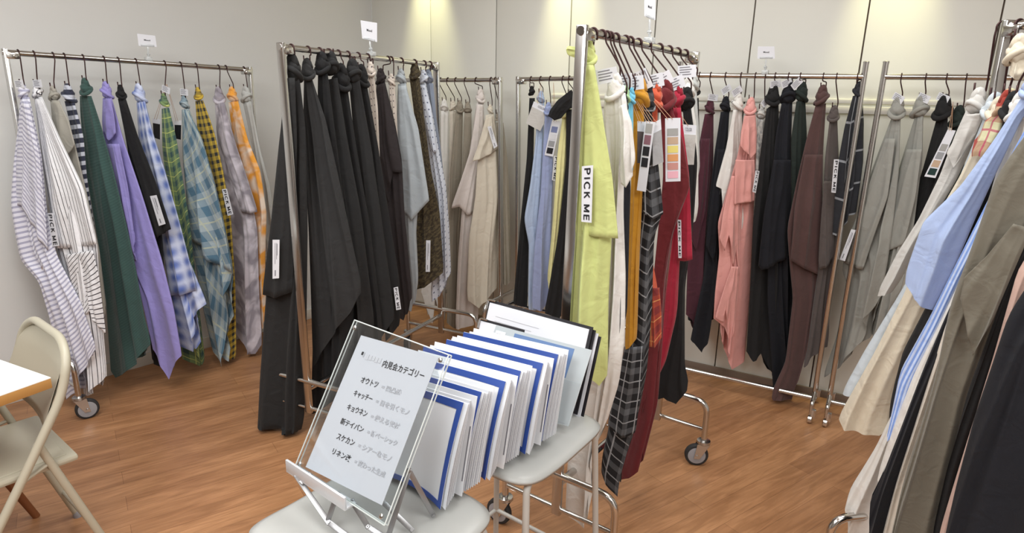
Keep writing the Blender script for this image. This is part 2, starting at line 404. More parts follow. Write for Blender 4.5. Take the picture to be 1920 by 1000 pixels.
def rackpoint(R, px):
    lo, hi = -.35, 1.35
    f = lambda t: proj(R.A+(R.B-R.A)*t)[0]-px
    if f(lo)*f(hi) > 0: return R.A if abs(f(lo)) < abs(f(hi)) else R.B
    for _ in range(40):
        mi = (lo+hi)/2
        if f(lo)*f(mi) <= 0: hi = mi
        else: lo = mi
    return R.A+(R.B-R.A)*max(-.02, min(1.02, (lo+hi)/2))
# ------------------------------------------------------------------ cloth
def pathsample(P, n, keep=False):
    P = np.asarray(P, float); s = np.r_[0, np.cumsum(np.linalg.norm(np.diff(P, axis=0), axis=1))]
    if s[-1] < 1e-9: return np.repeat(P[:1], n, 0)
    q = np.linspace(0, s[-1], n)
    if keep:
        for x in s[1:-1]: q[1+np.argmin(np.abs(q[1:-1]-x))] = x
    return np.stack([np.interp(q, s, P[:, k]) for k in range(P.shape[1])], 1)
def smooth1(A, k=2):
    for _ in range(k):
        B = A.copy(); B[1:-1] = (A[:-2]+2*A[1:-1]+A[2:])/4; A = B
    return A
def sheet(name, mat, Lp, Hp, Rp, P0, nrm, parent, depth=.03, pleat=1.0, seed=0, front=0.0, closed=True, nu=60, nv=44, thin=.004, uvs=1.0):
    """a hanging, gathered piece of cloth: outlines in the vertical plane through P0 with normal nrm"""
    W = lambda P: np.array([onplane(x, y, P0+nrm*front, nrm) for x, y in P])
    L_, R_, H_ = W(Lp), W(Rp), W(Hp)
    if np.linalg.norm(L_[-1]-H_[0]) > 1e-4: L_ = np.vstack([L_, H_[:1]])
    if np.linalg.norm(R_[-1]-H_[-1]) > 1e-4: R_ = np.vstack([R_, H_[-1:]])
    L_ = smooth1(pathsample(L_, nv), 1); R_ = smooth1(pathsample(R_, nv), 1); H_ = pathsample(H_, nu, True)
    T0, T1 = L_[0], R_[0]; hv = Z; dh = np.cross(nrm, Z)
    u = np.linspace(0, 1, nu)[None, :, None]; v = np.linspace(0, 1, nv)[:, None, None]
    Tt = T0*(1-u)+T1*u
    P = (1-v)*Tt+v*H_[None]+(1-u)*(L_[:, None]-((1-v)*T0+v*H_[0]))+u*(R_[:, None]-((1-v)*T1+v*H_[-1]))
    u = u[..., 0]; v = v[..., 0]
    r = np.random.RandomState(seed+11)
    wid = np.linalg.norm(P[:, -1]-P[:, 0], axis=1)[:, None]
    wb = max(np.median(wid), .02)
    ph = r.rand(8)*6.28
    def fold(x): return np.abs(np.sin(x))**.7
    K = int(max(2, round(wb/.065)))+1; n1 = K
    pl = 0*u+0*v; uu = u+.05*np.sin(v*3.1+ph[0])*np.sin(PI*u)
    for q in range(K):
        c0 = (q+.2+.6*r.rand())/K; c1 = np.clip(c0+.16*r.randn(), .05, .95); w0 = (.35+.45*r.rand())/K*.8
        cc_ = c0+(c1-c0)*v+.025*np.sin(v*6+r.rand()*6)
        a0 = .35+.9*r.rand(); sa = a0*(1+.6*np.sin(v*3.5+r.rand()*6))
        x_ = (u-cc_)/w0; pl = pl+sa*np.exp(-x_*x_)*(1-.35*np.tanh(x_*3))
    amp = pleat*np.minimum(.025, wid*.14)*(.3+.7*np.minimum(1, v*1.5))
    dr = .5*np.sin(u*4+v*6+ph[5])+.35*np.sin(u*7-v*10+ph[1])+.25*np.sin(u*3+v*17+ph[3])
    bul = depth*np.sqrt(np.maximum(0, 1-(2*u-1)**2))*(.25+.75*np.minimum(1, v*1.5)) if closed else .006*np.sin(PI*u)
    off = bul+amp*(pl-.6)*np.sin(PI*np.clip(u, .02, .98))**.35+.005*pleat*dr*np.sin(PI*u)
    Vf = P+nrm*off[..., None]
    f2 = .5*fold(uu*n1*PI+ph[4])+.4*np.sin(uu*n1*3+ph[0])
    offb = (-bul+amp*(f2-.6)*np.sin(PI*u)**.5) if closed else off-thin
    Vb = P+nrm*np.minimum(offb, off-.003)[..., None]
    if closed:     # rear layer hangs a little differently at the hem
        Vb = Vb+Z*((v**3)*(.02+.02*np.sin(u*9+ph[2])))[..., None]
    for q in (Vf, Vb): q[..., 2] = np.maximum(q[..., 2], .025)
    V = np.concatenate([Vf.reshape(-1, 3), Vb.reshape(-1, 3)])
    gid = lambda k, i, j: k*nu*nv+i*nu+j
    Fc = []
    for i in range(nv-1):
        for j in range(nu-1):
            Fc.append((gid(0, i, j), gid(0, i+1, j), gid(0, i+1, j+1), gid(0, i, j+1)))
            Fc.append((gid(1, i, j+1), gid(1, i+1, j+1), gid(1, i+1, j), gid(1, i, j)))
        Fc.append((gid(0, i, 0), gid(1, i, 0), gid(1, i+1, 0), gid(0, i+1, 0)))
        Fc.append((gid(0, i+1, nu-1), gid(1, i+1, nu-1), gid(1, i, nu-1), gid(0, i, nu-1)))
    for j in range(nu-1):
        Fc.append((gid(0, 0, j+1), gid(1, 0, j+1), gid(1, 0, j), gid(0, 0, j)))
        if not closed: Fc.append((gid(0, nv-1, j), gid(1, nv-1, j), gid(1, nv-1, j+1), gid(0, nv-1, j+1)))
    ln = np.linalg.norm(np.diff(P[:, nu//2], axis=0), axis=1).sum()
    U = ((u-.5)*wb*1.4+0*v); Vv = (v*ln+0*u)
    uv = np.stack([U, Vv], -1).reshape(-1, 2)*uvs
    return mesh(name, V, Fc, mat, parent, uv=np.concatenate([uv, uv]))
def knot(mat, c, r, parent, seed, nrm):
    bm = bmesh.new(); bmesh.ops.create_icosphere(bm, subdivisions=3, radius=1)
    rr = np.random.RandomState(seed); a, b_, c_ = rr.rand(3)*6
    dh = np.cross(nrm, Z); V = []; r = r*1.2
    for v in bm.verts:
        x, y, z = v.co; th = math.atan2(y, x)
        s = 1+.16*abs(math.sin(2*th+3.2*z+a))-.10*abs(math.sin(4*th-2*z+b_))+.07*math.sin(5*z+c_)
        q = np.array([x*s, y*s*.85, z*s*1.25]); V.append(c+r*(dh*q[0]+nrm*q[1]+Z*q[2]))
    bm.verts.ensure_lookup_table(); Fc = [[v.index for v in f.verts] for f in bm.faces]; bm.free()
    mb = MB(); mb.add(V, Fc)
    ring = []
    for k in range(17):
        an = 2*PI*k/16; ring.append(c+dh*math.cos(an)*r*.95+nrm*math.sin(an)*r*.9+Z*(r*(-.45+.75*math.cos(an+a))))
    mb.tube(ring, r*.36, 8, cap=False)
    lp = [c+dh*(-.5*r)+Z*r*.5, c+dh*(-.25*r)+Z*r*1.3, c+Z*r*1.75, c+dh*(.3*r)+Z*r*1.3, c+dh*(.5*r)+Z*r*.4]
    mb.tube(smoothpath(lp, r*.5, 4), r*.5, 8)
    V = np.array(mb.V)
    return mesh('knot', V, mb.F, mat, parent, uv=np.stack([V @ dh-c @ dh, V[:, 2]-c[2]], 1))
TXT = {}
def arc(cx, cy, rx, ry, a0, a1, n=10):
    return [(cx+rx*math.cos(math.radians(a0+(a1-a0)*k/n)), cy+ry*math.sin(math.radians(a0+(a1-a0)*k/n))) for k in range(n+1)]
GL = {'P': [[(0, 0), (0, 1)], [(0, 1), (.3, 1)]+arc(.3, .74, .27, .26, 90, -90)+[(0, .48)]], 'I': [[(0, 0), (0, 1)]],
      'C': [arc(.42, .5, .42, .5, 50, 310, 16)], 'K': [[(0, 0), (0, 1)], [(.52, 1), (.04, .48)], [(.2, .62), (.56, 0)]],
      'M': [[(0, 0), (0, 1)], [(0, 1), (.36, .12)], [(.36, .12), (.72, 1)], [(.72, 1), (.72, 0)]], 'E': [[(0, 0), (0, 1)], [(0, 1), (.5, 1)], [(0, .52), (.46, .52)], [(0, 0), (.5, 0)]]}
GW = {'P': .57, 'I': 0, 'C': .7, 'K': .56, 'M': .72, 'E': .5}
def pickme():
    V, Fc, x, th = [], [], 0, .105
    for ch in 'PICK ME':
        if ch == ' ': x += .42; continue
        for pl in GL[ch]:
            for (a, b_) in zip(pl[:-1], pl[1:]):
                a = np.array([a[0]+x, a[1]]); b_ = np.array([b_[0]+x, b_[1]]); d = (b_-a)/max(1e-6, np.linalg.norm(b_-a)); n = np.array([-d[1], d[0]])*th; e = d*th*.5
                k = len(V); V += [a-e-n, b_+e-n, b_+e+n, a-e+n]; Fc.append((k, k+1, k+2, k+3))
        x += GW[ch]+.50
    V = np.array(V); V = np.c_[V, np.zeros(len(V))]; mn, mx = V.min(0), V.max(0)
    return (V-mn)/np.maximum(mx-mn, 1e-6), Fc
TXT['PICK ME', 0] = pickme()
def textgeo(s, bold=0.0):
    key = (s, bold)
    if key not in TXT:
        cu = bpy.data.curves.new('t', 'FONT'); cu.body = s; cu.size = 1; cu.offset = bold; cu.resolution_u = 3
        o = bpy.data.objects.new('t', cu); COL.objects.link(o); bpy.context.view_layer.update()
        dg = bpy.context.evaluated_depsgraph_get(); me = bpy.data.meshes.new_from_object(o.evaluated_get(dg))
        V = np.array([v.co[:] for v in me.vertices]); Fc = [tuple(p.vertices) for p in me.polygons]
        COL.objects.unlink(o); bpy.data.objects.remove(o); bpy.data.meshes.remove(me)
        mn, mx = V.min(0), V.max(0); V = (V-mn)/np.maximum(mx-mn, 1e-6); TXT[key] = (V, Fc)
    return TXT[key]
def text_on(name, s, q, mat, parent, down=False, bold=.0, lift=.0008, mar=(.06, .12), rect=(0, 0, 1, 1)):
    """lettering flat on the quad q (TL, TR, BR, BL as read)"""
    V, Fc = textgeo(s, bold); q = [np.asarray(p, float) for p in q]
    nr = nrmz(np.cross(q[1]-q[0], q[3]-q[0]))
    if nr @ (CAM-q[0]) < 0: nr = -nr
    x = rect[0]+(rect[2]-rect[0])*(mar[0]+V[:, 0]*(1-2*mar[0])); y = rect[1]+(rect[3]-rect[1])*(mar[1]+(1-V[:, 1])*(1-2*mar[1]))
    if down: x, y = 1-y, x
    x = x[:, None]; y = y[:, None]
    P = (q[0]*(1-x)+q[1]*x)*(1-y)+(q[3]*(1-x)+q[2]*x)*y+nr*lift
    o = mesh(name, P, Fc, mat, parent, smooth=False); return o
def slab(name, q, mat, parent=None, th=.001):
    """thin board on quad q"""
    q = [np.asarray(p, float) for p in q]; nr = nrmz(np.cross(q[1]-q[0], q[3]-q[0]))
    if nr @ (CAM-q[0]) < 0: nr = -nr
    V = q+[p-nr*th for p in q]
    return mesh(name, V, [(0, 3, 2, 1), (4, 5, 6, 7), (0, 1, 5, 4), (1, 2, 6, 5), (2, 3, 7, 6), (3, 0, 4, 7)], mat, parent, smooth=False)
def subquad(q, x0, y0, x1, y1):
    q = [np.asarray(p, float) for p in q]
    f = lambda x, y: (q[0]*(1-x)+q[1]*x)*(1-y)+(q[3]*(1-x)+q[2]*x)*y
    return [f(x0, y0), f(x1, y0), f(x1, y1), f(x0, y1)]
def hook(R, T, K, nrm, desc, group, r=.0026):
    """S-shaped wire hook from the bar point T down to K"""
    a = R.n; zr = .0125+r; pts = []
    for k in range(11):
        an = math.radians(-25+k*22.5+0); pts.append(T+R.n*(-zr)*math.cos(an)*1.0+Z*zr*math.sin(an))
    dh = np.cross(nrm, Z); kr = .013
    e = K-dh*kr*1.0+Z*.004
    pts.append(T+R.n*zr*1.05-Z*.02)
    pts.append(e+Z*.02+(pts[-1]-e)*.02)
    for k in range(9):
        an = PI+PI*k/8; pts.append(K+dh*kr*math.cos(an)+Z*(kr*math.sin(an)+.004))
    pts.append(K+dh*kr*1.1+Z*.022)
    mb = MB(); mb.tube(smoothpath(pts, .006, 3), r, 8)
    o = mb.build('wire_hook', WIRE, None, smooth=True)
    tag(o, 'dark S-shaped wire hook holding %s' % desc, 'hook', group); return o
PRINT = newmat('fine_grey_print', (120, 120, 128), .7)
def fine_lines(q, parent, n=4, mat=PRINT, x0=.1, x1=.9, y0=.12, y1=.9, th=.35, name='printed_lines'):
    mb = MB(); q = [np.asarray(p, float) for p in q]
    nr = nrmz(np.cross(q[1]-q[0], q[3]-q[0]))
    if nr @ (CAM-q[0]) < 0: nr = -nr
    rr = np.random.RandomState(n)
    for k in range(n):
        ya = y0+(y1-y0)*k/n; yb = ya+(y1-y0)/n*th; xe = x1-(x1-x0)*.3*rr.rand()
        s = subquad(q, x0, ya, xe, yb); mb.add([p+nr*.0007 for p in s], [(0, 3, 2, 1)])
    return mb.build(name, mat, parent)
def strip(q2, P0, nrm, parent, kind='PICK ME', front=.03):
    q = [onplane(x, y, P0+nrm*front, nrm) for x, y in q2]
    o = slab('label_strip', q, PAPER, parent, .0015)
    if kind == 'PICK ME':
        text_on('lettering', 'PICK ME', q, BLACKINK, o, down=True, bold=0, mar=(.04, .2))
    else:
        mb = MB(); nr = nrm
        for (x0, x1, y0, y1) in ((.35, .42, .08, .62), (.58, .64, .08, .5), (.35, .5, .78, .93), (.66, .72, .1, .4)):
            s = subquad(q, x0, y0, x1, y1); mb.add([p+nr*.0007 for p in s], [(0, 3, 2, 1)])
        mb.build('printed_lines', PRINT, o)
    return o
def hooktag(px, py, P0, nrm, tilt, group, desc, w_=.055, h_=.032, front=.012):
    c = onplane(px, py, P0+nrm*front, nrm); dh = -np.cross(nrm, Z)*-1
    dh = np.cross(nrm, Z)*-1 if (np.cross(nrm, Z) @ RV) < 0 else np.cross(nrm, Z)
    a = math.radians(tilt); ex = dh*math.cos(a)+Z*math.sin(a); ey = -dh*math.sin(a)+Z*math.cos(a)
    q = [c-ex*w_/2+ey*h_/2, c+ex*w_/2+ey*h_/2, c+ex*w_/2-ey*h_/2, c-ex*w_/2-ey*h_/2]
    o = slab('paper_tag', q, PAPER, None, .0008); fine_lines(q, o, 4)
    tag(o, desc, 'tag', group); return o
SEED = [0]
def cloth(R, name, label, mat, hx, kn, Lp, Hp, Rp, group, hdesc, mixk=.5, depth=.025, pleat=1.0, kr=.016, overs=(), strips=(), tagp=None, hk=True, T=None, front=0.0, uvs=1.0, plane=None):
    SEED[0] += 1; sd = SEED[0]
    T = rackpoint(R, hx) if T is None else np.asarray(T, float)
    cr = -np.cross(norm_at(T), Z); cr = cr if cr @ RV > 0 else -cr
    pd = R.n if R.n @ cr > 0 else -R.n
    d = nrmz(cr*(1-mixk)+pd*mixk); nrm = np.cross(d, Z); nrm = nrm if nrm @ norm_at(T) > 0 else -nrm
    if plane is not None: nrm = plane
    P0 = T.copy(); P0[2] = 0
    P0 = P0+nrm*front
    K = onplane(kn[0], kn[1], P0, nrm)
    t = empty('fabric_swatch', tuple(np.array([K[0], K[1], K[2]]))); tag(t, label, 'fabric swatch', group)
    sheet('drape', mat, Lp, Hp, Rp, P0, nrm, t, depth=depth, pleat=pleat, seed=sd, uvs=uvs)
    knot(mat, K, kr, t, sd, nrm)
    for i, ov in enumerate(overs):
        m2 = ov[3] if len(ov) > 3 else mat
        sheet('folded_layer', m2, ov[0], ov[1], ov[2], P0, nrm, t, depth=.01, pleat=pleat*.7, seed=sd*7+i, front=depth+.012+.008*i, closed=False, nu=44, nv=30, uvs=uvs)
    for q2, kind in strips: strip(q2, P0, nrm, t, kind, front=depth+.030+(.012 if overs else 0))
    if hk: hook(R, T, K+Z*kr*1.9, nrm, hdesc, group.replace('fabric swatches', 'wire hooks'))
    if tagp: hooktag(tagp[0], tagp[1], P0, nrm, tagp[2], 'paper tags on the hooks', 'white paper tag on the hook of %s' % hdesc)
    return t
def sign_holder(R, px, q2, label, txt='Mood'):
    T = rackpoint(R, px); nrm = norm_at(T); q = [onplane(x, y, T, nrm) for x, y in q2]
    t = empty('sign_holder', tuple(T+Z*.0125)); tag(t, label, 'sign holder')
    mb = MB(); bc = (q[2]+q[3])/2; mb.box(T+Z*.016, R.d, R.n, Z, .03, .032, .022, bev=.004)
    mb.build('clip', CLEARCLIP, t)
    mb = MB(); mb.tube([T+Z*.024, T*.5+bc*.5+nrm*.004, bc-Z*.004], .004, 8)
    mb.disc(T*.5+bc*.5-Z*.006, Z, [(0, .006), (.006, .009), (.012, .006)], 12); mb.build('stem', CLEARCLIP, t)
    ex = nrmz(q[2]-q[3]); mb = MB(); mb.box(bc+Z*.004-nrm*.001, ex, nrm, Z, np.linalg.norm(q[2]-q[3])*.75, .008, .010, bev=.002); mb.build('card_grip', CLEARCLIP, t)
    o = slab('card', q, PAPER, t, .0015)
    if txt: text_on('lettering', txt, q, BLACKINK, o, bold=.02, mar=(0, 0), rect=(.34, .40, .68, .54))
    return t
def swatch_card(c4, P0, nrm, patches, label, T=None, header=None, body=None, group='colour sample cards', front=0.0, patx=(.14, .84), paty=(.16, .97)):
    q = [onplane(x, y, P0+nrm*front, nrm) for x, y in c4]
    t = empty('swatch_card', tuple((q[0]+q[1])/2)); tag(t, label, 'sample card', group)
    slab('card', q, PAPER, t, .0012)
    n = len(patches)
    for k, (pm) in enumerate(patches):
        if pm is None: continue
        h0 = paty[0]+(paty[1]-paty[0])*k/n; h1 = paty[0]+(paty[1]-paty[0])*(k+.82)/n
        s = [p+nrm*.0016 for p in subquad(q, patx[0], h0, patx[1], h1)]; slab('colour_patch', s, pm, t, .0012)
    if body is not None:
        s = [p+nrm*.002 for p in subquad(q, .0, .24, 1.0, 1.0)]; slab('cloth_piece', s, body, t, .002)
    if header: text_on('lettering', header, q, PRINT, t, bold=.01, mar=(0, 0), rect=(.3, .07, .72, .16), lift=.003)
    if T is not None:
        mb = MB(); a = (q[0]*.8+q[1]*.2)-Z*.004+nrm*.002; mb.tube([a, T], .0009, 5); a2 = (q[0]*.5+q[1]*.5)-Z*.004+nrm*.002; mb.tube([a2, T+nrm*.003], .0009, 5); mb.build('string', TWINE, t)
    return t
# ------------------------------------------------------------------ the racks
RL = rack((-2.20, 2.83), (-1.53, 3.72), (9, 98), (468, 131), 'chrome clothes rack along the left wall carrying striped and checked swatches', foot=.19, conn=False)
R2 = rack((-.90, 2.56), (-.42, 3.57), (527, 88), (818, 122), 'chrome clothes rack carrying mostly black swatches, left of centre', foot=.24)
RB = rack((-.906, 4.313), (-.065, 3.83), (700, 151), (938, 150), 'thin chrome clothes rack by the back wall carrying white and taupe swatches', foot=.2, post='flat')
RA = rack((.04, 3.773), (.747, 3.367), (972, 149), (1236, 145), 'thin chrome clothes rack by the back wall behind the lime swatch', foot=.2, post='flat')
RC_ = rack((.17, 1.88), (.665, 2.56), (1092, 58), (1303, 105), 'chrome clothes rack in the middle of the room carrying lime, white, plaid and red swatches', foot=.22)
R4 = rack((.861, 3.332), (1.555, 2.934), (1275, 141), (1620, 144), 'straight chrome tube rack by the back wall carrying pink, black and brown swatches', foot=.13, post='round', over=.06, base='thin', zbot=.11)
R5 = rack((1.615, 2.90), (2.9, 2.162), (1657, 144), (2420, 150), 'straight chrome tube rack by the back wall carrying grey swatches, at the right', foot=.13, post='round', over=.06, base='thin', zbot=.11)
R6 = rack((1.27, 1.72), (1.50, .35), (1892, 50), None, 'chrome clothes rack in the right foreground crowded with garments', foot=.27, ends=(1, 1))
# ------------------------------------------------------------------ fabrics
FB = {}
def fab(k, *a, **kw):
    FB[k] = fabric('fabric_'+k, *a, **kw); return FB[k]
fab('lilac_stripe', (222, 222, 234), 'hstripe', (168, 168, 190), p=.022, duty=.42)
fab('pinstripe', (232, 232, 236), 'vstripe', (52, 48, 56), p=.020, duty=.16)
fab('pinstripe_bias', (228, 228, 232), 'vstripe', (56, 50, 58), p=.017, duty=.2, ang=2.0)
fab('greige', (168, 164, 154)); fab('mono_plaid', (188, 192, 204), 'hstripe', (44, 48, 66), p=.042, duty=.55)
fab('forest', (48, 74, 70), 'hsoft', (56, 83, 79), p=.014); fab('lavender', (148, 140, 204))
fab('black', (22, 22, 24)); fab('softblack', (31, 31, 32)); fab('charcoal', (42, 42, 43))
fab('blue_gingham', (92, 116, 186), 'gingham', (204, 212, 234), p=.066)
fab('green_plaid', (120, 144, 96), 'plaid', (54, 84, 84), (208, 214, 122), p=.075, duty=.35)
fab('sea_plaid', (160, 174, 180), 'plaid', (82, 116, 138), (186, 190, 166), p=.11, duty=.42, ang=.5)
fab('yellow_check', (196, 166, 60), 'check', (44, 46, 50), p=.045, p2=.04, duty=.45)
fab('lilac_tiedye', (148, 142, 152), 'tiedye', (212, 206, 216), p=.12)
fab('orange_tiedye', (232, 160, 62), 'tiedye', (232, 214, 196), p=.10)
fab('pale_grey', (186, 188, 186)); fab('stone_dots', (200, 190, 180), 'dots', (90, 80, 84), p=.02)
fab('espresso', (46, 40, 42)); fab('mist_blue', (164, 172, 178)); fab('olive_lace', (50, 42, 30), 'tiedye', (84, 74, 52), p=.014)
fab('white_dots', (204, 210, 222), 'dots', (96, 104, 128), p=.024); fab('slate', (136, 146, 164))
fab('white', (226, 224, 220)); fab('ivory', (214, 206, 192)); fab('taupe', (150, 142, 128)); fab('warm_white', (216, 208, 204))
fab('cream', (208, 200, 184)); fab('sky', (172, 190, 218)); fab('periwinkle', (150, 162, 200)); fab('pale_yellow', (226, 222, 160))
fab('lime', (204, 212, 138)); fab('navy', (16, 18, 27)); fab('mustard', (192, 136, 30)); fab('dark_plaid', (24, 24, 28), 'plaid', (96, 98, 102), (164, 166, 170), p=.09, duty=.3)
fab('coral', (206, 92, 62)); fab('rust_plaid', (168, 70, 46), 'plaid', (120, 40, 40), (214, 150, 90), p=.07, duty=.4)
fab('maroon', (104, 26, 32)); fab('crimson', (160, 26, 52)); fab('plum', (72, 30, 44)); fab('pink', (226, 162, 156))
fab('floral', (190, 188, 184), 'tiedye', (140, 140, 140), p=.03); fab('brown', (82, 58, 56)); fab('mole', (84, 76, 74)); fab('black_line', (34, 36, 42), 'plaid', (38, 40, 46), (150, 154, 160), p=.16, duty=.2)
fab('grey', (148, 148, 142)); fab('dove', (196, 194, 190)); fab('blush', (214, 206, 194)); fab('natural', (216, 206, 186)); fab('veil', (196, 206, 214))
fab('madras', (200, 196, 160), 'plaid', (150, 52, 40), (170, 30, 90), p=.09, duty=.45); fab('light_blue', (166, 184, 222))
fab('blue_stripe', (196, 212, 244), 'vstripe', (128, 160, 226), p=.012, duty=.5); fab('olive', (112, 107, 95)); fab('petal', (206, 174, 162)); fab('mint', (176, 212, 164)); fab('turquoise', (120, 196, 226)); fab('dkgreen', (30, 40, 36))
LG = 'fabric swatches on the left rack'
def C(R, lab, m, hx, kn, Lp, Hp, Rp, g, hd, **kw):
    return cloth(R, 'fabric_swatch', lab, FB[m], hx, kn, Lp, Hp, Rp, g, hd, **kw)
# --- left rack
k = dict(mixk=.75, depth=.016, front=.05)
C(RL, 'white cotton swatch with lilac horizontal stripes, leftmost on the left rack', 'lilac_stripe', 34, (44, 172), [(38, 182), (28, 300), (26, 385), (46, 490), (82, 527), (100, 600), (126, 748)], [(126, 750), (140, 738), (152, 732), (154, 706), (168, 682), (176, 658)], [(54, 182), (76, 290), (86, 400), (104, 480), (150, 570), (178, 655)], LG, 'the lilac striped swatch', overs=[([(40, 190), (30, 300), (26, 384)], [(26, 385), (44, 386), (56, 420), (74, 436), (88, 470)], [(52, 190), (72, 290), (88, 470)])], tagp=(36, 158, 4), **k)
C(RL, 'white swatch with thin dark vertical pinstripes and a PICK ME strip', 'pinstripe', 63, (70, 172), [(64, 182), (84, 330), (106, 465), (136, 560), (150, 650), (156, 732)], [(156, 735), (166, 742), (180, 736), (198, 706)], [(78, 182), (112, 262), (156, 355), (180, 458), (186, 560), (199, 705)], LG, 'the pinstriped swatch', overs=[([(66, 186), (80, 290), (94, 385), (108, 463)], [(108, 465), (140, 464), (180, 458)], [(77, 186), (110, 262), (155, 355), (180, 458)]), ([(122, 478), (134, 540), (152, 590)], [(155, 595), (172, 582), (196, 628)], [(172, 470), (184, 520), (196, 625)], FB['pinstripe_bias'])], strips=[([(88, 400), (99, 400), (111, 461), (98, 463)], 'PICK ME')], tagp=(70, 157, 3), **k)
C(RL, 'greyish beige plain swatch between the pinstriped and the dark striped ones', 'greige', 99, (101, 178), [(94, 188), (104, 300), (130, 400), (170, 560)], [(176, 590), (197, 590)], [(110, 188), (139, 270), (160, 360), (184, 470), (198, 588)], LG, 'the greyish beige swatch', overs=[([(95, 192), (102, 240)], [(104, 250), (122, 300), (138, 272)], [(110, 190), (126, 225), (138, 270)])], **k)
C(RL, 'navy and white banded narrow swatch on the left rack', 'mono_plaid', 120, (129, 178), [(121, 190), (138, 260), (146, 330), (158, 430), (176, 560)], [(180, 600), (196, 596)], [(138, 188), (156, 255), (162, 330), (176, 430), (196, 595)], LG, 'the navy banded swatch', kr=.02, **k)
C(RL, 'dark forest green textured swatch with a rounded hem', 'forest', 155, (161, 166), [(150, 180), (150, 204), (160, 310), (180, 435), (197, 565), (206, 690)], [(206, 692), (216, 709), (236, 700), (258, 682), (270, 660), (280, 648)], [(170, 180), (187, 233), (212, 326), (234, 420), (252, 506), (268, 598), (280, 645)], LG, 'the forest green swatch', kr=.019, pleat=1.2, **k)
C(RL, 'plain lavender swatch ending in one long pointed corner', 'lavender', 194, (200, 172), [(193, 184), (192, 235), (210, 330), (240, 480), (262, 520), (284, 635)], [(285, 640), (302, 680), (317, 712), (326, 688), (340, 668)], [(208, 182), (230, 262), (266, 370), (302, 489), (325, 580), (340, 665)], LG, 'the lavender swatch', overs=[([(193, 188), (192, 240)], [(194, 245), (206, 264), (216, 250)], [(207, 185), (212, 215), (216, 248)]), ([(200, 270), (222, 390), (240, 478)], [(241, 480), (258, 490), (250, 440)], [(222, 270), (238, 350), (250, 438)])], kr=.019, **k)
C(RL, 'black swatch with a blank white care strip on the left rack', 'black', 221, (227, 175), [(221, 185), (236, 260), (262, 420), (272, 560), (284, 665)], [(285, 672), (302, 686), (314, 684)], [(235, 185), (256, 250), (300, 400), (310, 560), (316, 682)], LG, 'the black swatch with white strip', overs=[([(222, 190), (236, 255), (262, 340), (288, 440)], [(290, 450), (304, 440), (320, 430)], [(234, 190), (256, 252), (290, 340), (320, 428)])], strips=[([(281, 368), (293, 366), (310, 420), (298, 424)], 'care')], **k)
C(RL, 'soft blue and white gingham swatch with wide stepped hem', 'blue_gingham', 254, (262, 178), [(256, 192), (260, 262), (275, 340), (300, 447), (315, 527), (334, 640)], [(335, 648), (350, 654), (363, 660), (370, 625), (364, 596), (386, 571)], [(271, 188), (286, 251), (308, 320), (330, 400), (350, 480), (386, 568)], LG, 'the blue gingham swatch', overs=[([(257, 195), (261, 262), (276, 340), (300, 440), (318, 552)], [(318, 555), (345, 552), (366, 545)], [(270, 190), (285, 251), (307, 320), (330, 400), (366, 540)])], kr=.022, **k)
C(RL, 'green and yellow plaid swatch beside the blue gingham one', 'green_plaid', 308, (308, 190), [(303, 204), (304, 280), (316, 380), (334, 520), (342, 640)], [(345, 668), (376, 689), (374, 650)], [(316, 202), (330, 262), (342, 340), (356, 430), (368, 560), (376, 640)], LG, 'the green plaid swatch', tagp=(311, 168, -18), **k)
C(RL, 'muted sea blue plaid swatch with large checks', 'sea_plaid', 338, (346, 194), [(341, 206), (342, 300), (356, 440), (376, 560), (396, 650)], [(398, 656), (425, 686), (424, 640), (430, 590), (434, 514)], [(353, 204), (378, 262), (400, 340), (420, 430), (435, 508)], LG, 'the sea blue plaid swatch', overs=[([(343, 210), (344, 300), (354, 440)], [(355, 450), (380, 464), (392, 480), (414, 500), (433, 512)], [(352, 208), (377, 262), (399, 340), (419, 430), (433, 508)])], tagp=(345, 173, -4), **k)
C(RL, 'mustard yellow and black checked swatch with a PICK ME strip', 'yellow_check', 367, (372, 178), [(366, 190), (370, 250), (386, 320), (405, 400), (414, 540), (424, 650)], [(425, 666), (433, 681), (440, 672)], [(380, 188), (400, 245), (417, 320), (432, 410), (440, 540), (442, 660)], LG, 'the yellow checked swatch', strips=[([(416, 355), (425, 354), (437, 402), (427, 405)], 'PICK ME')], **k)
C(RL, 'grey lilac and white tie-dyed swatch', 'lilac_tiedye', 409, (411, 182), [(403, 195), (406, 250), (418, 340), (432, 498), (437, 582), (441, 618)], [(442, 624), (458, 645), (472, 679), (482, 660), (489, 648)], [(420, 190), (439, 262), (465, 350), (481, 430), (484, 540), (490, 645)], LG, 'the lilac tie-dyed swatch', overs=[([(404, 198), (410, 260), (440, 360)], [(452, 398), (470, 400), (481, 398)], [(419, 192), (438, 262), (464, 340), (481, 394)])], kr=.022, **k)
C(RL, 'orange and cream tie-dyed swatch', 'orange_tiedye', 423, (436, 180), [(428, 192), (440, 280), (464, 380), (478, 500), (486, 600)], [(487, 605), (496, 616), (498, 600)], [(446, 190), (464, 262), (488, 320), (500, 400), (497, 500), (499, 595)], LG, 'the orange tie-dyed swatch', kr=.02, **k)
C(RL, 'pale grey swatch at the right end of the left rack', 'pale_grey', 457, (462, 180), [(455, 190), (472, 270), (494, 370), (500, 460), (498, 560)], [(499, 572), (508, 570), (513, 480)], [(470, 190), (488, 283), (505, 350), (513, 410), (514, 470)], LG, 'the pale grey swatch', kr=.022, **k)
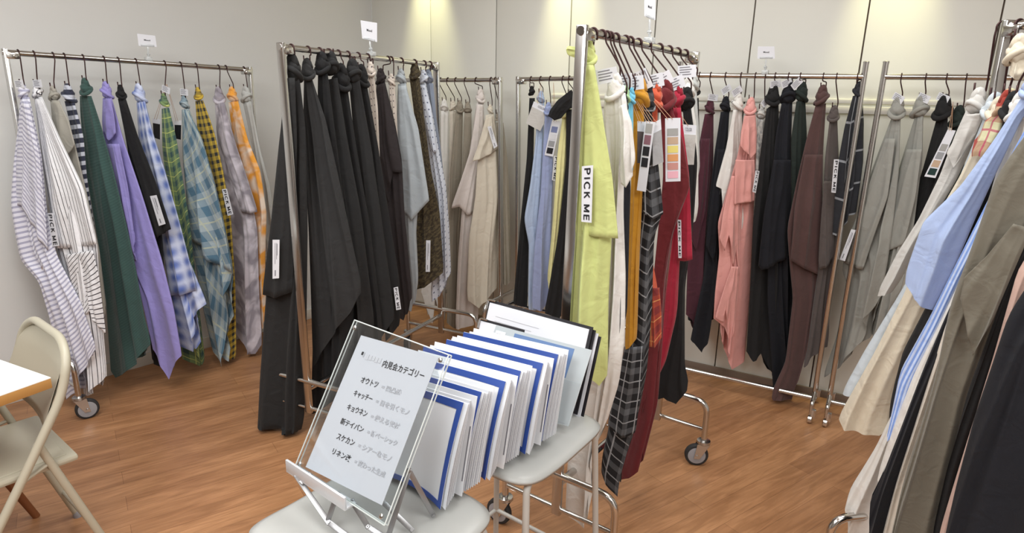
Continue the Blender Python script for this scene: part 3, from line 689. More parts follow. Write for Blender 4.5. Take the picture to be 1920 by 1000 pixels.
# --- rack of black swatches
G2 = 'fabric swatches on the rack of black cloth'
k = dict(mixk=.6, depth=.026, pleat=1.35)
C(R2, 'black swatch with a white care strip, nearest on the black cloth rack', 'softblack', 546, (549, 132), [(537, 140), (526, 241), (512, 420), (500, 540), (487, 707), (483, 795)], [(483, 798), (500, 824), (530, 840), (550, 852), (562, 820)], [(560, 138), (572, 240), (576, 420), (574, 600), (570, 780)], G2, 'the nearest black swatch', overs=[([(538, 146), (524, 260), (508, 420), (492, 545)], [(492, 553), (512, 558), (548, 548)], [(552, 146), (556, 260), (552, 420), (548, 545)])], strips=[([(511, 450), (524, 450), (523, 522), (511, 523)], 'care')], kr=.026, **k)
C(R2, 'broad charcoal swatch with smooth flared drape', 'charcoal', 577, (577, 134), [(570, 146), (569, 217), (573, 330), (578, 440), (584, 640)], [(586, 690), (618, 640), (646, 600), (658, 586), (676, 550)], [(584, 146), (610, 225), (636, 342), (656, 440), (677, 545)], G2, 'the broad charcoal swatch', kr=.021, **k)
bl = ['with thick twisted knot', 'with loose bow knot']
C(R2, 'black swatch right behind the broad charcoal one', 'black', 599, (604, 122), [(596, 140), (594, 300), (588, 500), (584, 690)], [(582, 780), (632, 745), (662, 715)], [(614, 138), (634, 300), (660, 500), (664, 690)], G2, 'the black swatch behind the charcoal one', kr=.023, **k)
C(R2, 'black swatch, third from the near end, with tall loop knot', 'softblack', 617, (621, 122), [(610, 150), (622, 300), (650, 500), (660, 600)], [(655, 735), (680, 720), (700, 700)], [(632, 146), (650, 260), (676, 400), (700, 600)], G2, 'the black swatch with tall loop knot', kr=.024, **k)
C(R2, 'black swatch with square hem in the middle of the black row', 'black', 634, (640, 150), [(630, 160), (644, 300), (672, 500), (684, 620)], [(690, 705), (704, 700), (716, 690)], [(650, 158), (668, 280), (692, 420), (714, 600)], G2, 'the middle black swatch', kr=.028, **k)
C(R2, 'black swatch with bow shaped knot', 'softblack', 652, (662, 138), [(654, 150), (668, 300), (690, 500), (706, 630)], [(708, 650), (722, 625), (738, 600)], [(673, 148), (696, 280), (718, 440), (738, 595)], G2, 'the black swatch with bow knot', kr=.026, **k)
C(R2, 'black swatch with a PICK ME strip at its hem, farthest of the plain black row', 'black', 671, (678, 146), [(670, 156), (690, 300), (706, 460), (722, 610)], [(724, 640), (736, 628), (748, 610)], [(687, 156), (708, 270), (728, 400), (748, 530), (750, 600)], G2, 'the farthest black swatch', strips=[([(738, 540), (746, 538), (752, 580), (743, 582)], 'PICK ME')], kr=.024, **k)
k = dict(mixk=.6, depth=.02, pleat=1.0)
C(R2, 'pale stone dotted narrow swatch beside the dark brown one', 'stone_dots', 689, (695, 132), [(690, 142), (694, 200), (700, 300), (702, 420)], [(704, 440), (714, 430)], [(701, 140), (708, 200), (712, 300), (714, 420)], G2, 'the stone dotted swatch', kr=.016, **k)
C(R2, 'dark brown swatch with large loop knot', 'espresso', 727, (714, 146), [(706, 156), (704, 190), (708, 284), (722, 400), (738, 540)], [(744, 590), (758, 600), (772, 560)], [(721, 152), (740, 230), (753, 300), (758, 400), (772, 550)], G2, 'the dark brown swatch', overs=[([(707, 160), (706, 200), (710, 290), (722, 360)], [(728, 380), (736, 322), (754, 324)], [(720, 156), (738, 230), (753, 318)])], kr=.018, **k)
C(R2, 'cream dotted narrow swatch between brown and pale blue swatches', 'stone_dots', 733, (734, 152), [(729, 160), (732, 220), (736, 300)], [(736, 340), (746, 330)], [(740, 160), (744, 220), (747, 320)], G2, 'the cream dotted swatch', kr=.014, **k)
C(R2, 'pale grey blue swatch with pointed side corner', 'mist_blue', 752, (752, 146), [(746, 158), (743, 250), (745, 360), (750, 450), (756, 560)], [(757, 572), (772, 584), (782, 540)], [(761, 156), (778, 250), (786, 340), (780, 440), (784, 530)], G2, 'the pale grey blue swatch', overs=[([(747, 162), (744, 250), (745, 380)], [(745, 388), (758, 400), (771, 414), (786, 396), (804, 377)], [(760, 160), (784, 240), (804, 372)])], kr=.018, **k)
C(R2, 'olive brown textured swatch with a white care strip', 'olive_lace', 777, (778, 136), [(768, 148), (780, 240), (788, 330), (776, 400), (768, 480), (767, 538)], [(767, 542), (784, 540), (800, 536), (816, 524), (830, 512)], [(786, 146), (796, 230), (808, 320), (824, 400), (831, 508)], G2, 'the olive brown swatch', strips=[([(799, 451), (807, 451), (806, 510), (798, 510)], 'care')], kr=.02, **k)
C(R2, 'whitish blue swatch with small printed motifs', 'white_dots', 795, (794, 146), [(786, 156), (794, 240), (808, 340), (814, 420), (812, 500), (808, 545)], [(810, 566), (828, 552), (845, 512)], [(798, 156), (812, 220), (824, 290), (836, 350), (842, 430), (845, 508)], G2, 'the whitish blue printed swatch', overs=[([(787, 160), (795, 220), (810, 282)], [(811, 285), (818, 286)], [(796, 160), (808, 200), (818, 282)])], kr=.017, **k)
C(R2, 'slate blue grey swatch at the far end of the black cloth rack', 'slate', 806, (803, 146), [(799, 156), (808, 220), (820, 300), (824, 360)], [(826, 380), (834, 372)], [(812, 156), (818, 220), (826, 280), (834, 365)], G2, 'the slate blue grey swatch', kr=.018, **k)
# --- back left rack
GB = 'fabric swatches on the back rack behind the black cloth rack'
k = dict(mixk=.45, depth=.018, pleat=1.0)
C(RB, 'pure white swatch at the left of the back rack, beside the far chrome post', 'white', 826, (833, 200), [(827, 208), (825, 350), (812, 450), (792, 540)], [(790, 548), (806, 604), (815, 560), (822, 590), (834, 600)], [(842, 208), (842, 350), (838, 450), (836, 560), (835, 598)], GB, 'the pure white back rack swatch', kr=.018, **k)
C(RB, 'warm cream narrow swatch second on the back rack', 'ivory', 840, (849, 200), [(844, 208), (843, 320), (838, 450)], [(838, 470), (849, 475)], [(856, 208), (856, 320), (850, 460)], GB, 'the warm cream swatch', kr=.016, **k)
C(RB, 'taupe swatch in the middle of the back rack', 'taupe', 855, (862, 202), [(856, 210), (845, 320), (842, 420), (838, 520), (838, 600)], [(838, 606), (848, 614), (857, 618)], [(868, 210), (866, 320), (862, 450), (858, 612)], GB, 'the left taupe swatch', kr=.018, **k)
C(RB, 'second taupe swatch, hanging half behind the first', 'taupe', 873, (877, 204), [(871, 212), (868, 320), (858, 430)], [(858, 600), (872, 604)], [(884, 212), (884, 320), (876, 595)], GB, 'the right taupe swatch', kr=.017, **k)
C(RB, 'off-white swatch with long straight hem near the floor', 'warm_white', 893, (901, 182), [(894, 192), (881, 284), (866, 390), (858, 500), (854, 610)], [(855, 617), (876, 612), (896, 604)], [(907, 192), (910, 284), (904, 400), (900, 500), (897, 600)], GB, 'the off-white long swatch', overs=[([(895, 196), (882, 284), (864, 340), (848, 385)], [(847, 391), (862, 388), (876, 404), (898, 396)], [(905, 196), (906, 284), (899, 390)])], kr=.02, **k)
C(RB, 'cream cotton swatch with a care strip, rightmost on the back rack', 'cream', 921, (919, 206), [(911, 216), (896, 300), (892, 370), (880, 450), (876, 560)], [(878, 564), (896, 577), (914, 556), (932, 540)], [(926, 212), (935, 280), (944, 365), (936, 450), (933, 536)], GB, 'the cream cotton swatch', overs=[([(911, 222), (898, 270), (888, 298)], [(887, 303), (908, 296), (935, 279)], [(925, 215), (930, 245), (935, 276)])], strips=[([(914, 238), (921, 236), (933, 274), (926, 279)], 'care')], kr=.013, **k)
C(RB, 'taupe swatch partly hidden behind the cream cotton one by the chrome post', 'taupe', 929, (934, 220), [(930, 230), (936, 300), (934, 450)], [(934, 530), (950, 534), (958, 520)], [(944, 230), (952, 300), (956, 400), (958, 515)], GB, 'the half hidden taupe swatch', kr=.012, **k)
# --- back rack behind the lime swatch
GA = 'fabric swatches on the back rack behind the lime swatch'
C(RA, 'black swatch at the left end of the back rack behind the lime swatch', 'black', 996, (997, 172), [(993, 184), (988, 300), (976, 420), (963, 565)], [(963, 570), (976, 574), (988, 574)], [(1003, 184), (1000, 300), (992, 420), (989, 570)], GA, 'the leftmost back black swatch', kr=.013, **k)
C(RA, 'pale sky blue swatch next to the back black one', 'sky', 1014, (1014, 184), [(1009, 194), (1004, 269), (994, 350), (983, 413), (992, 460), (990, 574)], [(991, 580), (1006, 582)], [(1021, 194), (1018, 300), (1012, 420), (1007, 576)], GA, 'the sky blue swatch', kr=.016, **k)
C(RA, 'periwinkle blue swatch with colour card in front', 'periwinkle', 1032, (1028, 206), [(1022, 216), (1014, 365), (1002, 470), (998, 560)], [(999, 578), (1012, 582), (1032, 562)], [(1036, 216), (1038, 330), (1034, 430), (1032, 556)], GA, 'the periwinkle swatch', strips=[([(1039, 292), (1048, 294), (1043, 340), (1035, 338)], 'PICK ME')], kr=.017, **k)
C(RA, 'pale yellow swatch beside the tall chrome post', 'pale_yellow', 1056, (1062, 210), [(1055, 220), (1045, 294), (1037, 411), (1027, 530)], [(1027, 541), (1036, 522), (1046, 490)], [(1072, 220), (1068, 330), (1060, 420), (1047, 484)], GA, 'the pale yellow swatch', kr=.02, **k)
C(RA, 'black satin swatch with diagonal tail, beside the pale yellow swatch', 'black', 1068, (1070, 190), [(1062, 205), (1062, 300), (1048, 440), (1024, 580)], [(1022, 588), (1034, 592), (1048, 598)], [(1080, 205), (1078, 300), (1066, 440), (1052, 590)], GA, 'the black satin swatch', kr=.022, overs=[([(1072, 168), (1046, 188), (1032, 206)], [(1028, 218), (1040, 226), (1052, 222)], [(1078, 196), (1064, 208), (1054, 220)])], **k)
pA = RA.A; nA = norm_at(pA)
swatch_card([(1001, 190), (1033, 205), (1013, 246), (986, 231)], pA, nA, [], 'tilted white card headed COLOR with pale grey cloth, on the back rack', header='COLOR', body=FB['dove'], T=rackpoint(RA, 1014)-Z*.02, group='colour sample cards', front=.10)
E1 = newmat('patch_blue_grey', (120, 130, 170), .8); E2 = newmat('patch_pale', (210, 212, 218), .8); E3 = newmat('patch_grey', (150, 152, 156), .8); E4 = newmat('patch_black', (26, 26, 32), .8)
swatch_card([(1035, 226), (1051, 228), (1037, 294), (1021, 291)], pA, nA, [E1, E2, E3, E4], 'small white colour card with four patches in front of the periwinkle swatch', T=rackpoint(RA, 1038)-Z*.02, front=.12)
# --- middle rack, near to far
GC = 'fabric swatches on the middle rack'
k = dict(mixk=.6, depth=.022, pleat=1.0)
C(RC_, 'lime yellow swatch with a PICK ME strip, nearest on the middle rack', 'lime', 1112, (1104, 106), [(1096, 118), (1088, 200), (1080, 330), (1073, 430), (1066, 540), (1062, 598)], [(1062, 602), (1080, 640), (1104, 690), (1125, 722), (1137, 706)], [(1113, 116), (1130, 218), (1143, 330), (1146, 450), (1140, 560), (1138, 700)], GC, 'the lime swatch', overs=[([(1097, 122), (1094, 230), (1090, 350), (1090, 436)], [(1091, 440), (1110, 442), (1130, 445), (1158, 448)], [(1112, 122), (1129, 218), (1147, 330), (1158, 442)]), ([(1100, 98), (1082, 88), (1065, 86)], [(1062, 90), (1064, 102)], [(1102, 112), (1082, 110), (1066, 104)])], strips=[([(1091, 312), (1112, 310), (1109, 418), (1090, 416)], 'PICK ME')], kr=.017, **k)
# tail of the lime knot
C(RC_, 'ivory swatch with large puffy gathered top', 'white', 1128, (1153, 168), [(1134, 176), (1130, 215), (1136, 300), (1130, 400), (1112, 560), (1092, 720), (1064, 860), (1060, 955)], [(1060, 962), (1080, 974), (1098, 986), (1104, 930), (1112, 850), (1140, 785)], [(1172, 174), (1178, 215), (1170, 300), (1168, 400), (1172, 520), (1170, 640), (1160, 720), (1141, 782)], GC, 'the ivory swatch', overs=[([(1160, 200), (1164, 260), (1162, 330)], [(1164, 345), (1174, 352), (1186, 330), (1190, 300)], [(1172, 195), (1184, 230), (1190, 290)])], kr=.020, pleat=1.3, mixk=.6, depth=.022)
C(RC_, 'navy blue narrow swatch between ivory and mustard swatches', 'navy', 1137, (1166, 192), [(1160, 204), (1164, 350), (1162, 480)], [(1160, 640), (1172, 600)], [(1172, 204), (1182, 350), (1178, 480), (1174, 596)], GC, 'the navy swatch', kr=.014, **k)
C(RC_, 'mint green narrow swatch behind the ivory knot', 'mint', 1143, (1172, 180), [(1167, 188), (1166, 230), (1168, 300)], [(1168, 340), (1176, 340)], [(1178, 188), (1178, 230), (1178, 330)], GC, 'the mint swatch', kr=.012, **k)
C(RC_, 'turquoise narrow swatch left of the mustard one', 'turquoise', 1154, (1182, 182), [(1177, 190), (1176, 230), (1176, 300)], [(1176, 330), (1184, 330)], [(1187, 190), (1187, 230), (1186, 325)], GC, 'the turquoise swatch', kr=.012, **k)
C(RC_, 'mustard yellow swatch on the middle rack', 'mustard', 1172, (1196, 182), [(1187, 194), (1186, 260), (1183, 350), (1179, 470), (1172, 640)], [(1172, 655), (1182, 650), (1193, 636)], [(1206, 192), (1208, 240), (1206, 330), (1199, 470), (1194, 630)], GC, 'the mustard swatch', kr=.026, **k)
C(RC_, 'black, grey and white plaid swatch with long twisted lower end', 'dark_plaid', 1181, (1213, 190), [(1206, 202), (1203, 330), (1196, 450), (1178, 640), (1146, 785), (1128, 865)], [(1128, 880), (1138, 905), (1160, 928), (1164, 890)], [(1221, 202), (1233, 300), (1243, 400), (1226, 440), (1222, 580), (1212, 700), (1190, 805), (1164, 870)], GC, 'the plaid swatch', overs=[([(1208, 230), (1206, 300), (1206, 390)], [(1207, 400), (1224, 412), (1243, 402)], [(1220, 230), (1234, 310), (1243, 398)]), ([(1172, 650), (1150, 740), (1140, 795)], [(1142, 800), (1164, 822), (1190, 812)], [(1206, 650), (1202, 730), (1192, 806)])], kr=.019, uvs=1.1, **k)
C(RC_, 'coral orange swatch ending in a rust plaid hem', 'coral', 1196, (1226, 180), [(1219, 192), (1214, 300), (1205, 450), (1208, 560)], [(1212, 640), (1226, 646), (1238, 630)], [(1233, 192), (1232, 260), (1220, 330), (1214, 450), (1230, 540), (1239, 620)], GC, 'the coral swatch', overs=[([(1216, 540), (1214, 600)], [(1214, 650), (1228, 652), (1240, 634)], [(1236, 540), (1240, 590), (1240, 630)], FB['rust_plaid'])], kr=.021, **k)
C(RC_, 'dark maroon swatch with a loose square end near the floor', 'maroon', 1214, (1246, 184), [(1238, 198), (1244, 330), (1230, 480), (1218, 620), (1204, 720), (1170, 810)], [(1167, 818), (1168, 894), (1184, 888), (1201, 876), (1202, 800), (1220, 708)], [(1257, 196), (1280, 262), (1294, 350), (1262, 430), (1247, 520), (1240, 620), (1222, 704)], GC, 'the maroon swatch', kr=.026, **k)
C(RC_, 'crimson red swatch with a PICK ME strip at its side', 'crimson', 1236, (1268, 186), [(1260, 198), (1266, 350), (1263, 430), (1242, 600), (1212, 715)], [(1210, 738), (1218, 734), (1226, 724)], [(1276, 198), (1290, 330), (1274, 490), (1269, 590), (1248, 680), (1227, 720)], GC, 'the crimson swatch', overs=[([(1262, 202), (1270, 330), (1268, 480)], [(1268, 488), (1284, 490), (1298, 487)], [(1276, 202), (1292, 330), (1298, 482)])], strips=[([(1270, 412), (1277, 413), (1278, 484), (1272, 484)], 'PICK ME')], kr=.021, **k)
C(RC_, 'black swatch trailing over the base of the middle rack', 'black', 1254, (1287, 190), [(1280, 200), (1286, 300), (1272, 500), (1256, 620), (1215, 722)], [(1206, 745), (1226, 750), (1246, 744), (1268, 757), (1288, 733)], [(1295, 200), (1308, 300), (1300, 420), (1283, 520), (1282, 700), (1288, 728)], GC, 'the black swatch on the middle rack', kr=.02, **k)
C(RC_, 'bright white swatch at the far end of the middle rack', 'white', 1270, (1290, 168), [(1284, 178), (1288, 260), (1292, 380)], [(1294, 420), (1304, 415)], [(1297, 178), (1305, 230), (1309, 300), (1308, 400)], GC, 'the bright white swatch', kr=.018, **k)
C(RC_, 'pale silver grey swatch behind the last post of the middle rack', 'pale_grey', 1284, (1299, 158), [(1292, 168), (1298, 240), (1302, 300)], [(1302, 330), (1309, 330)], [(1306, 168), (1310, 240), (1311, 320)], GC, 'the silver grey swatch', kr=.016, **k)
def cp(px): 
    T = rackpoint(RC_, px); return T, norm_at(T)
G_ = newmat('patch_warm_grey', (160, 160, 158), .8); Mv = newmat('patch_mauve', (132, 92, 104), .8); Bk = newmat('patch_ink', (24, 24, 30), .8)
Tn = newmat('patch_tan', (190, 164, 140), .8); Yl = newmat('patch_yellow', (222, 208, 120), .8); Og = newmat('patch_orange', (214, 152, 100), .8); Ro = newmat('patch_rose', (196, 142, 134), .8); Pk = newmat('patch_pink', (232, 176, 190), .8)
T_, n_ = cp(1172)
swatch_card([(1195, 227), (1212, 229), (1212, 306), (1195, 306)], T_, n_, [], 'checked cloth sample card at the left of the card cluster', header=None, body=fabric('fabric_card_check', (170, 168, 166), 'check', (96, 84, 84), p=.016, duty=.5), T=T_-Z*.11, front=.05)
swatch_card([(1223, 232), (1239, 223), (1244, 304), (1224, 312)], T_, n_, [], 'white and grey striped cloth sample card right of the long card', header=None, body=fabric('fabric_card_stripe', (214, 214, 216), 'hstripe', (168, 168, 170), p=.03, duty=.3), T=T_-Z*.11, front=.055)
swatch_card([(1210, 227), (1228, 229), (1211, 360), (1194, 357)], T_, n_, [G_, Mv, Bk, Bk, None, None], 'long tilted white colour card with mauve and black patches', T=T_-Z*.11, front=.075, patx=(.12, .80), paty=(.03, 1.0))
T_, n_ = cp(1190)
swatch_card([(1247, 222), (1276, 221), (1276, 340), (1248, 341)], T_, n_, [G_, Tn, Yl, Og, Ro, Pk], 'white colour card with six patches from grey to pink', T=T_-Z*.10+n_*.03, front=.07)
T_, n_ = cp(1236)
swatch_card([(1275, 233), (1306, 235), (1301, 309), (1286, 309)], T_, n_, [], 'white card headed COLOR with pale grey cloth beside the six colour card', header='COLOR', body=FB['dove'], T=T_-Z*.10, front=.06)
for (px, py, hx, tl, nm) in ((1138, 142, 1130, 12, 'white ivory hook pair'), (1166, 152, 1150, 6, 'mint swatch hook'), (1188, 156, 1165, 8, 'mustard swatch hook'), (1206, 150, 1178, -62, 'plaid swatch hook'), (1226, 152, 1196, 14, 'coral swatch hook'), (1243, 150, 1214, 30, 'maroon swatch hook'), (1266, 157, 1236, 24, 'crimson swatch hook'), (1288, 134, 1256, 5, 'black far swatch hook')):
    T_, n_ = cp(hx); hooktag(px, py, T_*[1, 1, 0], n_, tl, 'paper tags on the hooks', 'printed white paper tag of the %s on the middle rack' % nm, w_=.062, h_=.042, front=.03)
# --- back rack, right of the middle rack
G4 = 'fabric swatches on the back rack right of the middle rack'
k = dict(mixk=.42, depth=.02, pleat=1.1)
C(R4, 'black narrow swatch at the far left of the straight tube rack', 'black', 1312, (1307, 172), [(1302, 184), (1301, 300), (1290, 470)], [(1290, 600), (1302, 606)], [(1310, 184), (1312, 300), (1306, 595)], G4, 'the narrow black swatch', kr=.012, **k)
C(R4, 'dark plum swatch with ragged pointed hem', 'plum', 1333, (1331, 202), [(1322, 214), (1308, 290), (1298, 345), (1292, 420), (1286, 585)], [(1286, 590), (1296, 600), (1304, 624), (1314, 580), (1320, 560)], [(1338, 212), (1338, 300), (1330, 400), (1324, 480), (1320, 555)], G4, 'the dark plum swatch', overs=[([(1316, 260), (1304, 340), (1296, 420)], [(1294, 440), (1306, 470), (1312, 440), (1322, 400)], [(1332, 260), (1328, 330), (1323, 395)])], kr=.018, tagp=(1337, 183, -4), **k)
C(R4, 'midnight navy swatch left of the white one', 'navy', 1361, (1360, 198), [(1352, 210), (1340, 290), (1328, 400), (1320, 520), (1297, 632)], [(1296, 638), (1315, 661), (1325, 605), (1345, 595)], [(1368, 208), (1363, 290), (1352, 420), (1350, 520), (1346, 590)], G4, 'the midnight navy swatch', overs=[([(1346, 280), (1334, 380), (1326, 450)], [(1324, 460), (1336, 490), (1342, 450), (1350, 440)], [(1360, 280), (1356, 370), (1351, 435)])], kr=.018, tagp=(1362, 168, 35), **k)
C(R4, 'white swatch between the navy and the pink ones', 'white', 1390, (1383, 194), [(1375, 206), (1362, 280), (1345, 345)], [(1344, 350), (1352, 354), (1352, 388), (1366, 400), (1376, 460), (1388, 430)], [(1391, 206), (1394, 300), (1390, 425)], G4, 'the white swatch beside the pink one', kr=.02, tagp=(1382, 171, 35), **k)
C(R4, 'salmon pink swatch falling in a zigzag cascade', 'pink', 1417, (1407, 202), [(1397, 216), (1384, 290), (1364, 360), (1347, 420), (1350, 480), (1341, 560)], [(1339, 598), (1356, 612), (1357, 656), (1370, 692), (1384, 686), (1397, 678)], [(1417, 214), (1418, 300), (1413, 420), (1407, 560), (1398, 672)], G4, 'the salmon pink swatch', overs=[([(1372, 330), (1356, 400), (1350, 440)], [(1348, 446), (1358, 470), (1364, 440), (1374, 500), (1380, 470), (1386, 520)], [(1384, 330), (1388, 420), (1388, 515)]), ([(1372, 500), (1352, 560), (1343, 590)], [(1342, 598), (1356, 606), (1360, 580), (1368, 650), (1378, 610)], [(1386, 500), (1384, 560), (1379, 606)]), ([(1380, 300), (1378, 340), (1377, 380)], [(1377, 384), (1396, 380), (1415, 377)], [(1415, 300), (1416, 340), (1415, 374)]), ([(1396, 218), (1390, 250), (1388, 272)], [(1390, 276), (1408, 298), (1418, 286)], [(1417, 216), (1419, 250), (1418, 282)])], kr=.02, **k)
C(R4, 'white and grey mottled narrow swatch right of the pink one', 'floral', 1436, (1427, 214), [(1421, 224), (1418, 290), (1416, 360)], [(1416, 420), (1430, 420)], [(1434, 224), (1436, 300), (1432, 410)], G4, 'the mottled narrow swatch', kr=.014, tagp=(1437, 190, 45), **k)
C(R4, 'black swatch with a PICK ME strip beside the pink one', 'black', 1454, (1449, 182), [(1438, 204), (1426, 290), (1412, 420), (1406, 560), (1401, 650)], [(1400, 660), (1408, 676), (1425, 662), (1444, 700), (1455, 720)], [(1460, 190), (1461, 300), (1462, 450), (1460, 600), (1457, 715)], G4, 'the black swatch with strip', strips=[([(1417, 320), (1424, 321), (1417, 362), (1411, 360)], 'PICK ME')], kr=.024, tagp=(1454, 158, 8), **k)
C(R4, 'navy black broad swatch in the middle of the straight tube rack', 'navy', 1479, (1478, 178), [(1466, 194), (1454, 260), (1444, 400), (1440, 560), (1448, 700)], [(1450, 731), (1460, 734), (1468, 728), (1476, 640), (1490, 600)], [(1486, 190), (1484, 260), (1484, 400), (1488, 500), (1491, 595)], G4, 'the broad navy black swatch', overs=[([(1452, 300), (1434, 400), (1424, 494)], [(1424, 500), (1430, 507), (1456, 492), (1484, 476)], [(1483, 300), (1484, 400), (1484, 472)])], kr=.025, tagp=(1475, 156, 25), **k)
C(R4, 'greenish black swatch left of the brown one', 'dkgreen', 1501, (1503, 176), [(1494, 190), (1484, 260), (1484, 420), (1486, 520)], [(1486, 560), (1500, 600), (1506, 560)], [(1510, 186), (1513, 254), (1508, 400), (1507, 555)], G4, 'the greenish black swatch', kr=.022, tagp=(1494, 157, 45), **k)
C(R4, 'chocolate brown swatch reaching down near the floor', 'brown', 1544, (1541, 182), [(1530, 197), (1512, 265), (1495, 340), (1477, 430), (1482, 500), (1488, 560), (1474, 680), (1449, 735)], [(1448, 748), (1454, 775), (1468, 772), (1478, 768), (1489, 726), (1498, 700)], [(1549, 194), (1544, 280), (1542, 400), (1538, 520), (1520, 620), (1500, 695)], G4, 'the chocolate brown swatch', overs=[([(1510, 290), (1490, 390), (1482, 480)], [(1482, 488), (1508, 504), (1533, 515)], [(1543, 290), (1542, 390), (1536, 508)])], kr=.022, **k)
C(R4, 'mole grey brown swatch behind the chocolate one', 'mole', 1569, (1563, 216), [(1556, 226), (1548, 290), (1542, 400), (1534, 520), (1514, 670)], [(1508, 690), (1526, 662), (1547, 632)], [(1570, 226), (1574, 320), (1567, 460), (1552, 540), (1548, 628)], G4, 'the mole grey brown swatch', overs=[([(1546, 340), (1540, 420), (1536, 490)], [(1538, 506), (1550, 498), (1567, 478)], [(1574, 340), (1570, 420), (1568, 474)])], kr=.018, **k)
C(R4, 'black swatch with faint white window check at the right end', 'black_line', 1608, (1609, 170), [(1600, 180), (1584, 240), (1570, 320), (1564, 400)], [(1562, 440), (1574, 446), (1584, 404), (1605, 396)], [(1617, 178), (1620, 230), (1618, 300), (1606, 390)], G4, 'the black window checked swatch', strips=[([(1564, 299), (1573, 299), (1567, 362), (1559, 361)], 'PICK ME')], kr=.016, **k)
# --- back rack at the right
G5 = 'fabric swatches on the grey cloth rack'
C(R5, 'plain grey swatch with large flared lower layer and care strip', 'grey', 1690, (1682, 206), [(1672, 220), (1642, 300), (1602, 420), (1577, 505), (1590, 540), (1565, 640), (1546, 695)], [(1545, 708), (1575, 690), (1620, 640), (1650, 556)], [(1688, 220), (1684, 320), (1672, 420), (1660, 500), (1651, 550)], G5, 'the left grey swatch', overs=[([(1660, 260), (1620, 370), (1580, 470)], [(1575, 488), (1596, 498), (1618, 506)], [(1678, 260), (1664, 370), (1630, 470)])], strips=[([(1596, 430), (1604, 432), (1584, 490), (1574, 487)], 'care')], kr=.024, tagp=(1684, 184, -25), **k)
C(R5, 'second plain grey swatch right of the flared one', 'grey', 1736, (1725, 204), [(1716, 218), (1690, 300), (1660, 400), (1638, 500), (1625, 560)], [(1620, 600), (1650, 640), (1680, 560)], [(1730, 218), (1728, 300), (1712, 420), (1690, 540)], G5, 'the right grey swatch', overs=[([(1700, 280), (1664, 390), (1636, 468)], [(1635, 475), (1662, 472), (1690, 460)], [(1728, 280), (1716, 370), (1696, 450)])], kr=.024, tagp=(1732, 184, -20), **k)
C(R5, 'black swatch right of the two grey ones', 'black', 1775, (1768, 206), [(1757, 220), (1732, 310), (1704, 400), (1690, 440)], [(1690, 460), (1716, 470), (1740, 430)], [(1776, 218), (1776, 300), (1756, 400)], G5, 'the black swatch on the grey cloth rack', kr=.026, tagp=(1768, 184, -20), **k)
C(R5, 'greenish black swatch rightmost on the grey cloth rack', 'dkgreen', 1812, (1796, 222), [(1786, 234), (1776, 300), (1750, 400)], [(1748, 460), (1780, 450)], [(1804, 232), (1808, 300), (1790, 440)], G5, 'the greenish black right swatch', kr=.022, **k)
T_ = rackpoint(R5, 1796); n_ = norm_at(T_)
swatch_card([(1777, 243), (1792, 245), (1754, 334), (1733, 331)], T_, n_, [None, G_, E3, Tn, newmat('patch_deep_green', (24, 52, 50), .8)], 'white colour card with four dark patches leaning on the black swatch', T=T_-Z*.10, front=.09, paty=(.12, .98))
T_ = rackpoint(RL, 308); n_ = norm_at(T_)
swatch_card([(286, 222), (300, 224), (300, 262), (288, 258)], T_, n_, [], 'small dark cloth card behind the green plaid swatch, left side', header=None, body=FB['softblack'], T=T_-Z*.1, front=-.03)
swatch_card([(327, 226), (340, 226), (339, 262), (328, 260)], T_, n_, [], 'small dark cloth card behind the green plaid swatch, right side', header=None, body=FB['navy'], T=T_-Z*.1, front=-.03)
# --- foreground rack, far to near
G6 = 'garments on the foreground rack'
def on6(s): return R6.A+(R6.B-R6.A)*s
pl6 = norm_at(on6(.25))
k = dict(mixk=.6, depth=.022, pleat=1.0, kr=.018, plane=pl6)
C(R6, 'pale dove grey swatch with loose knot left of the brown tinted post', 'dove', 0, (1832, 196), [(1812, 206), (1792, 250), (1762, 330), (1722, 412), (1680, 480), (1647, 548)], [(1646, 555), (1658, 552), (1673, 548)], [(1848, 206), (1830, 260), (1792, 340), (1732, 440), (1692, 520), (1675, 545)], G6, 'the pale dove grey swatch', T=on6(-.015), overs=[([(1812, 215), (1790, 260), (1776, 284)], [(1775, 288), (1788, 316), (1806, 290)], [(1846, 212), (1830, 250), (1808, 286)])], **k)
C(R6, 'sheer bluish white swatch showing left of the cream one', 'veil', 0, (1862, 206), [(1846, 216), (1780, 380), (1690, 545), (1620, 660), (1581, 732)], [(1580, 739), (1602, 742), (1640, 700)], [(1872, 216), (1830, 330), (1760, 500), (1690, 620)], G6, 'the sheer bluish swatch', T=on6(.02), **k)
C(R6, 'natural cream swatch with broad frayed hem', 'natural', 0, (1870, 214), [(1852, 224), (1800, 330), (1736, 440), (1698, 545), (1640, 660), (1574, 778)], [(1573, 785), (1592, 801), (1620, 810), (1650, 816), (1664, 806)], [(1884, 224), (1850, 330), (1795, 470), (1738, 585), (1690, 700), (1668, 770)], G6, 'the natural cream swatch', T=on6(.05), **k)
C(R6, 'rust, magenta and green madras check cloth over the foreground rack', 'madras', 0, (1888, 200), [(1876, 205), (1846, 228), (1836, 256), (1822, 284)], [(1822, 294), (1836, 292), (1860, 300), (1885, 280)], [(1912, 200), (1915, 230), (1900, 270)], G6, 'the madras cloth', T=on6(.09), **k)
C(R6, 'black garment edge between cream and striped blue cloth', 'black', 0, (1898, 205), [(1885, 214), (1840, 360), (1740, 570), (1690, 670), (1670, 750)], [(1666, 800), (1672, 825), (1684, 800)], [(1908, 214), (1870, 360), (1790, 580), (1720, 700)], G6, 'the black edge garment', T=on6(.12), **k)
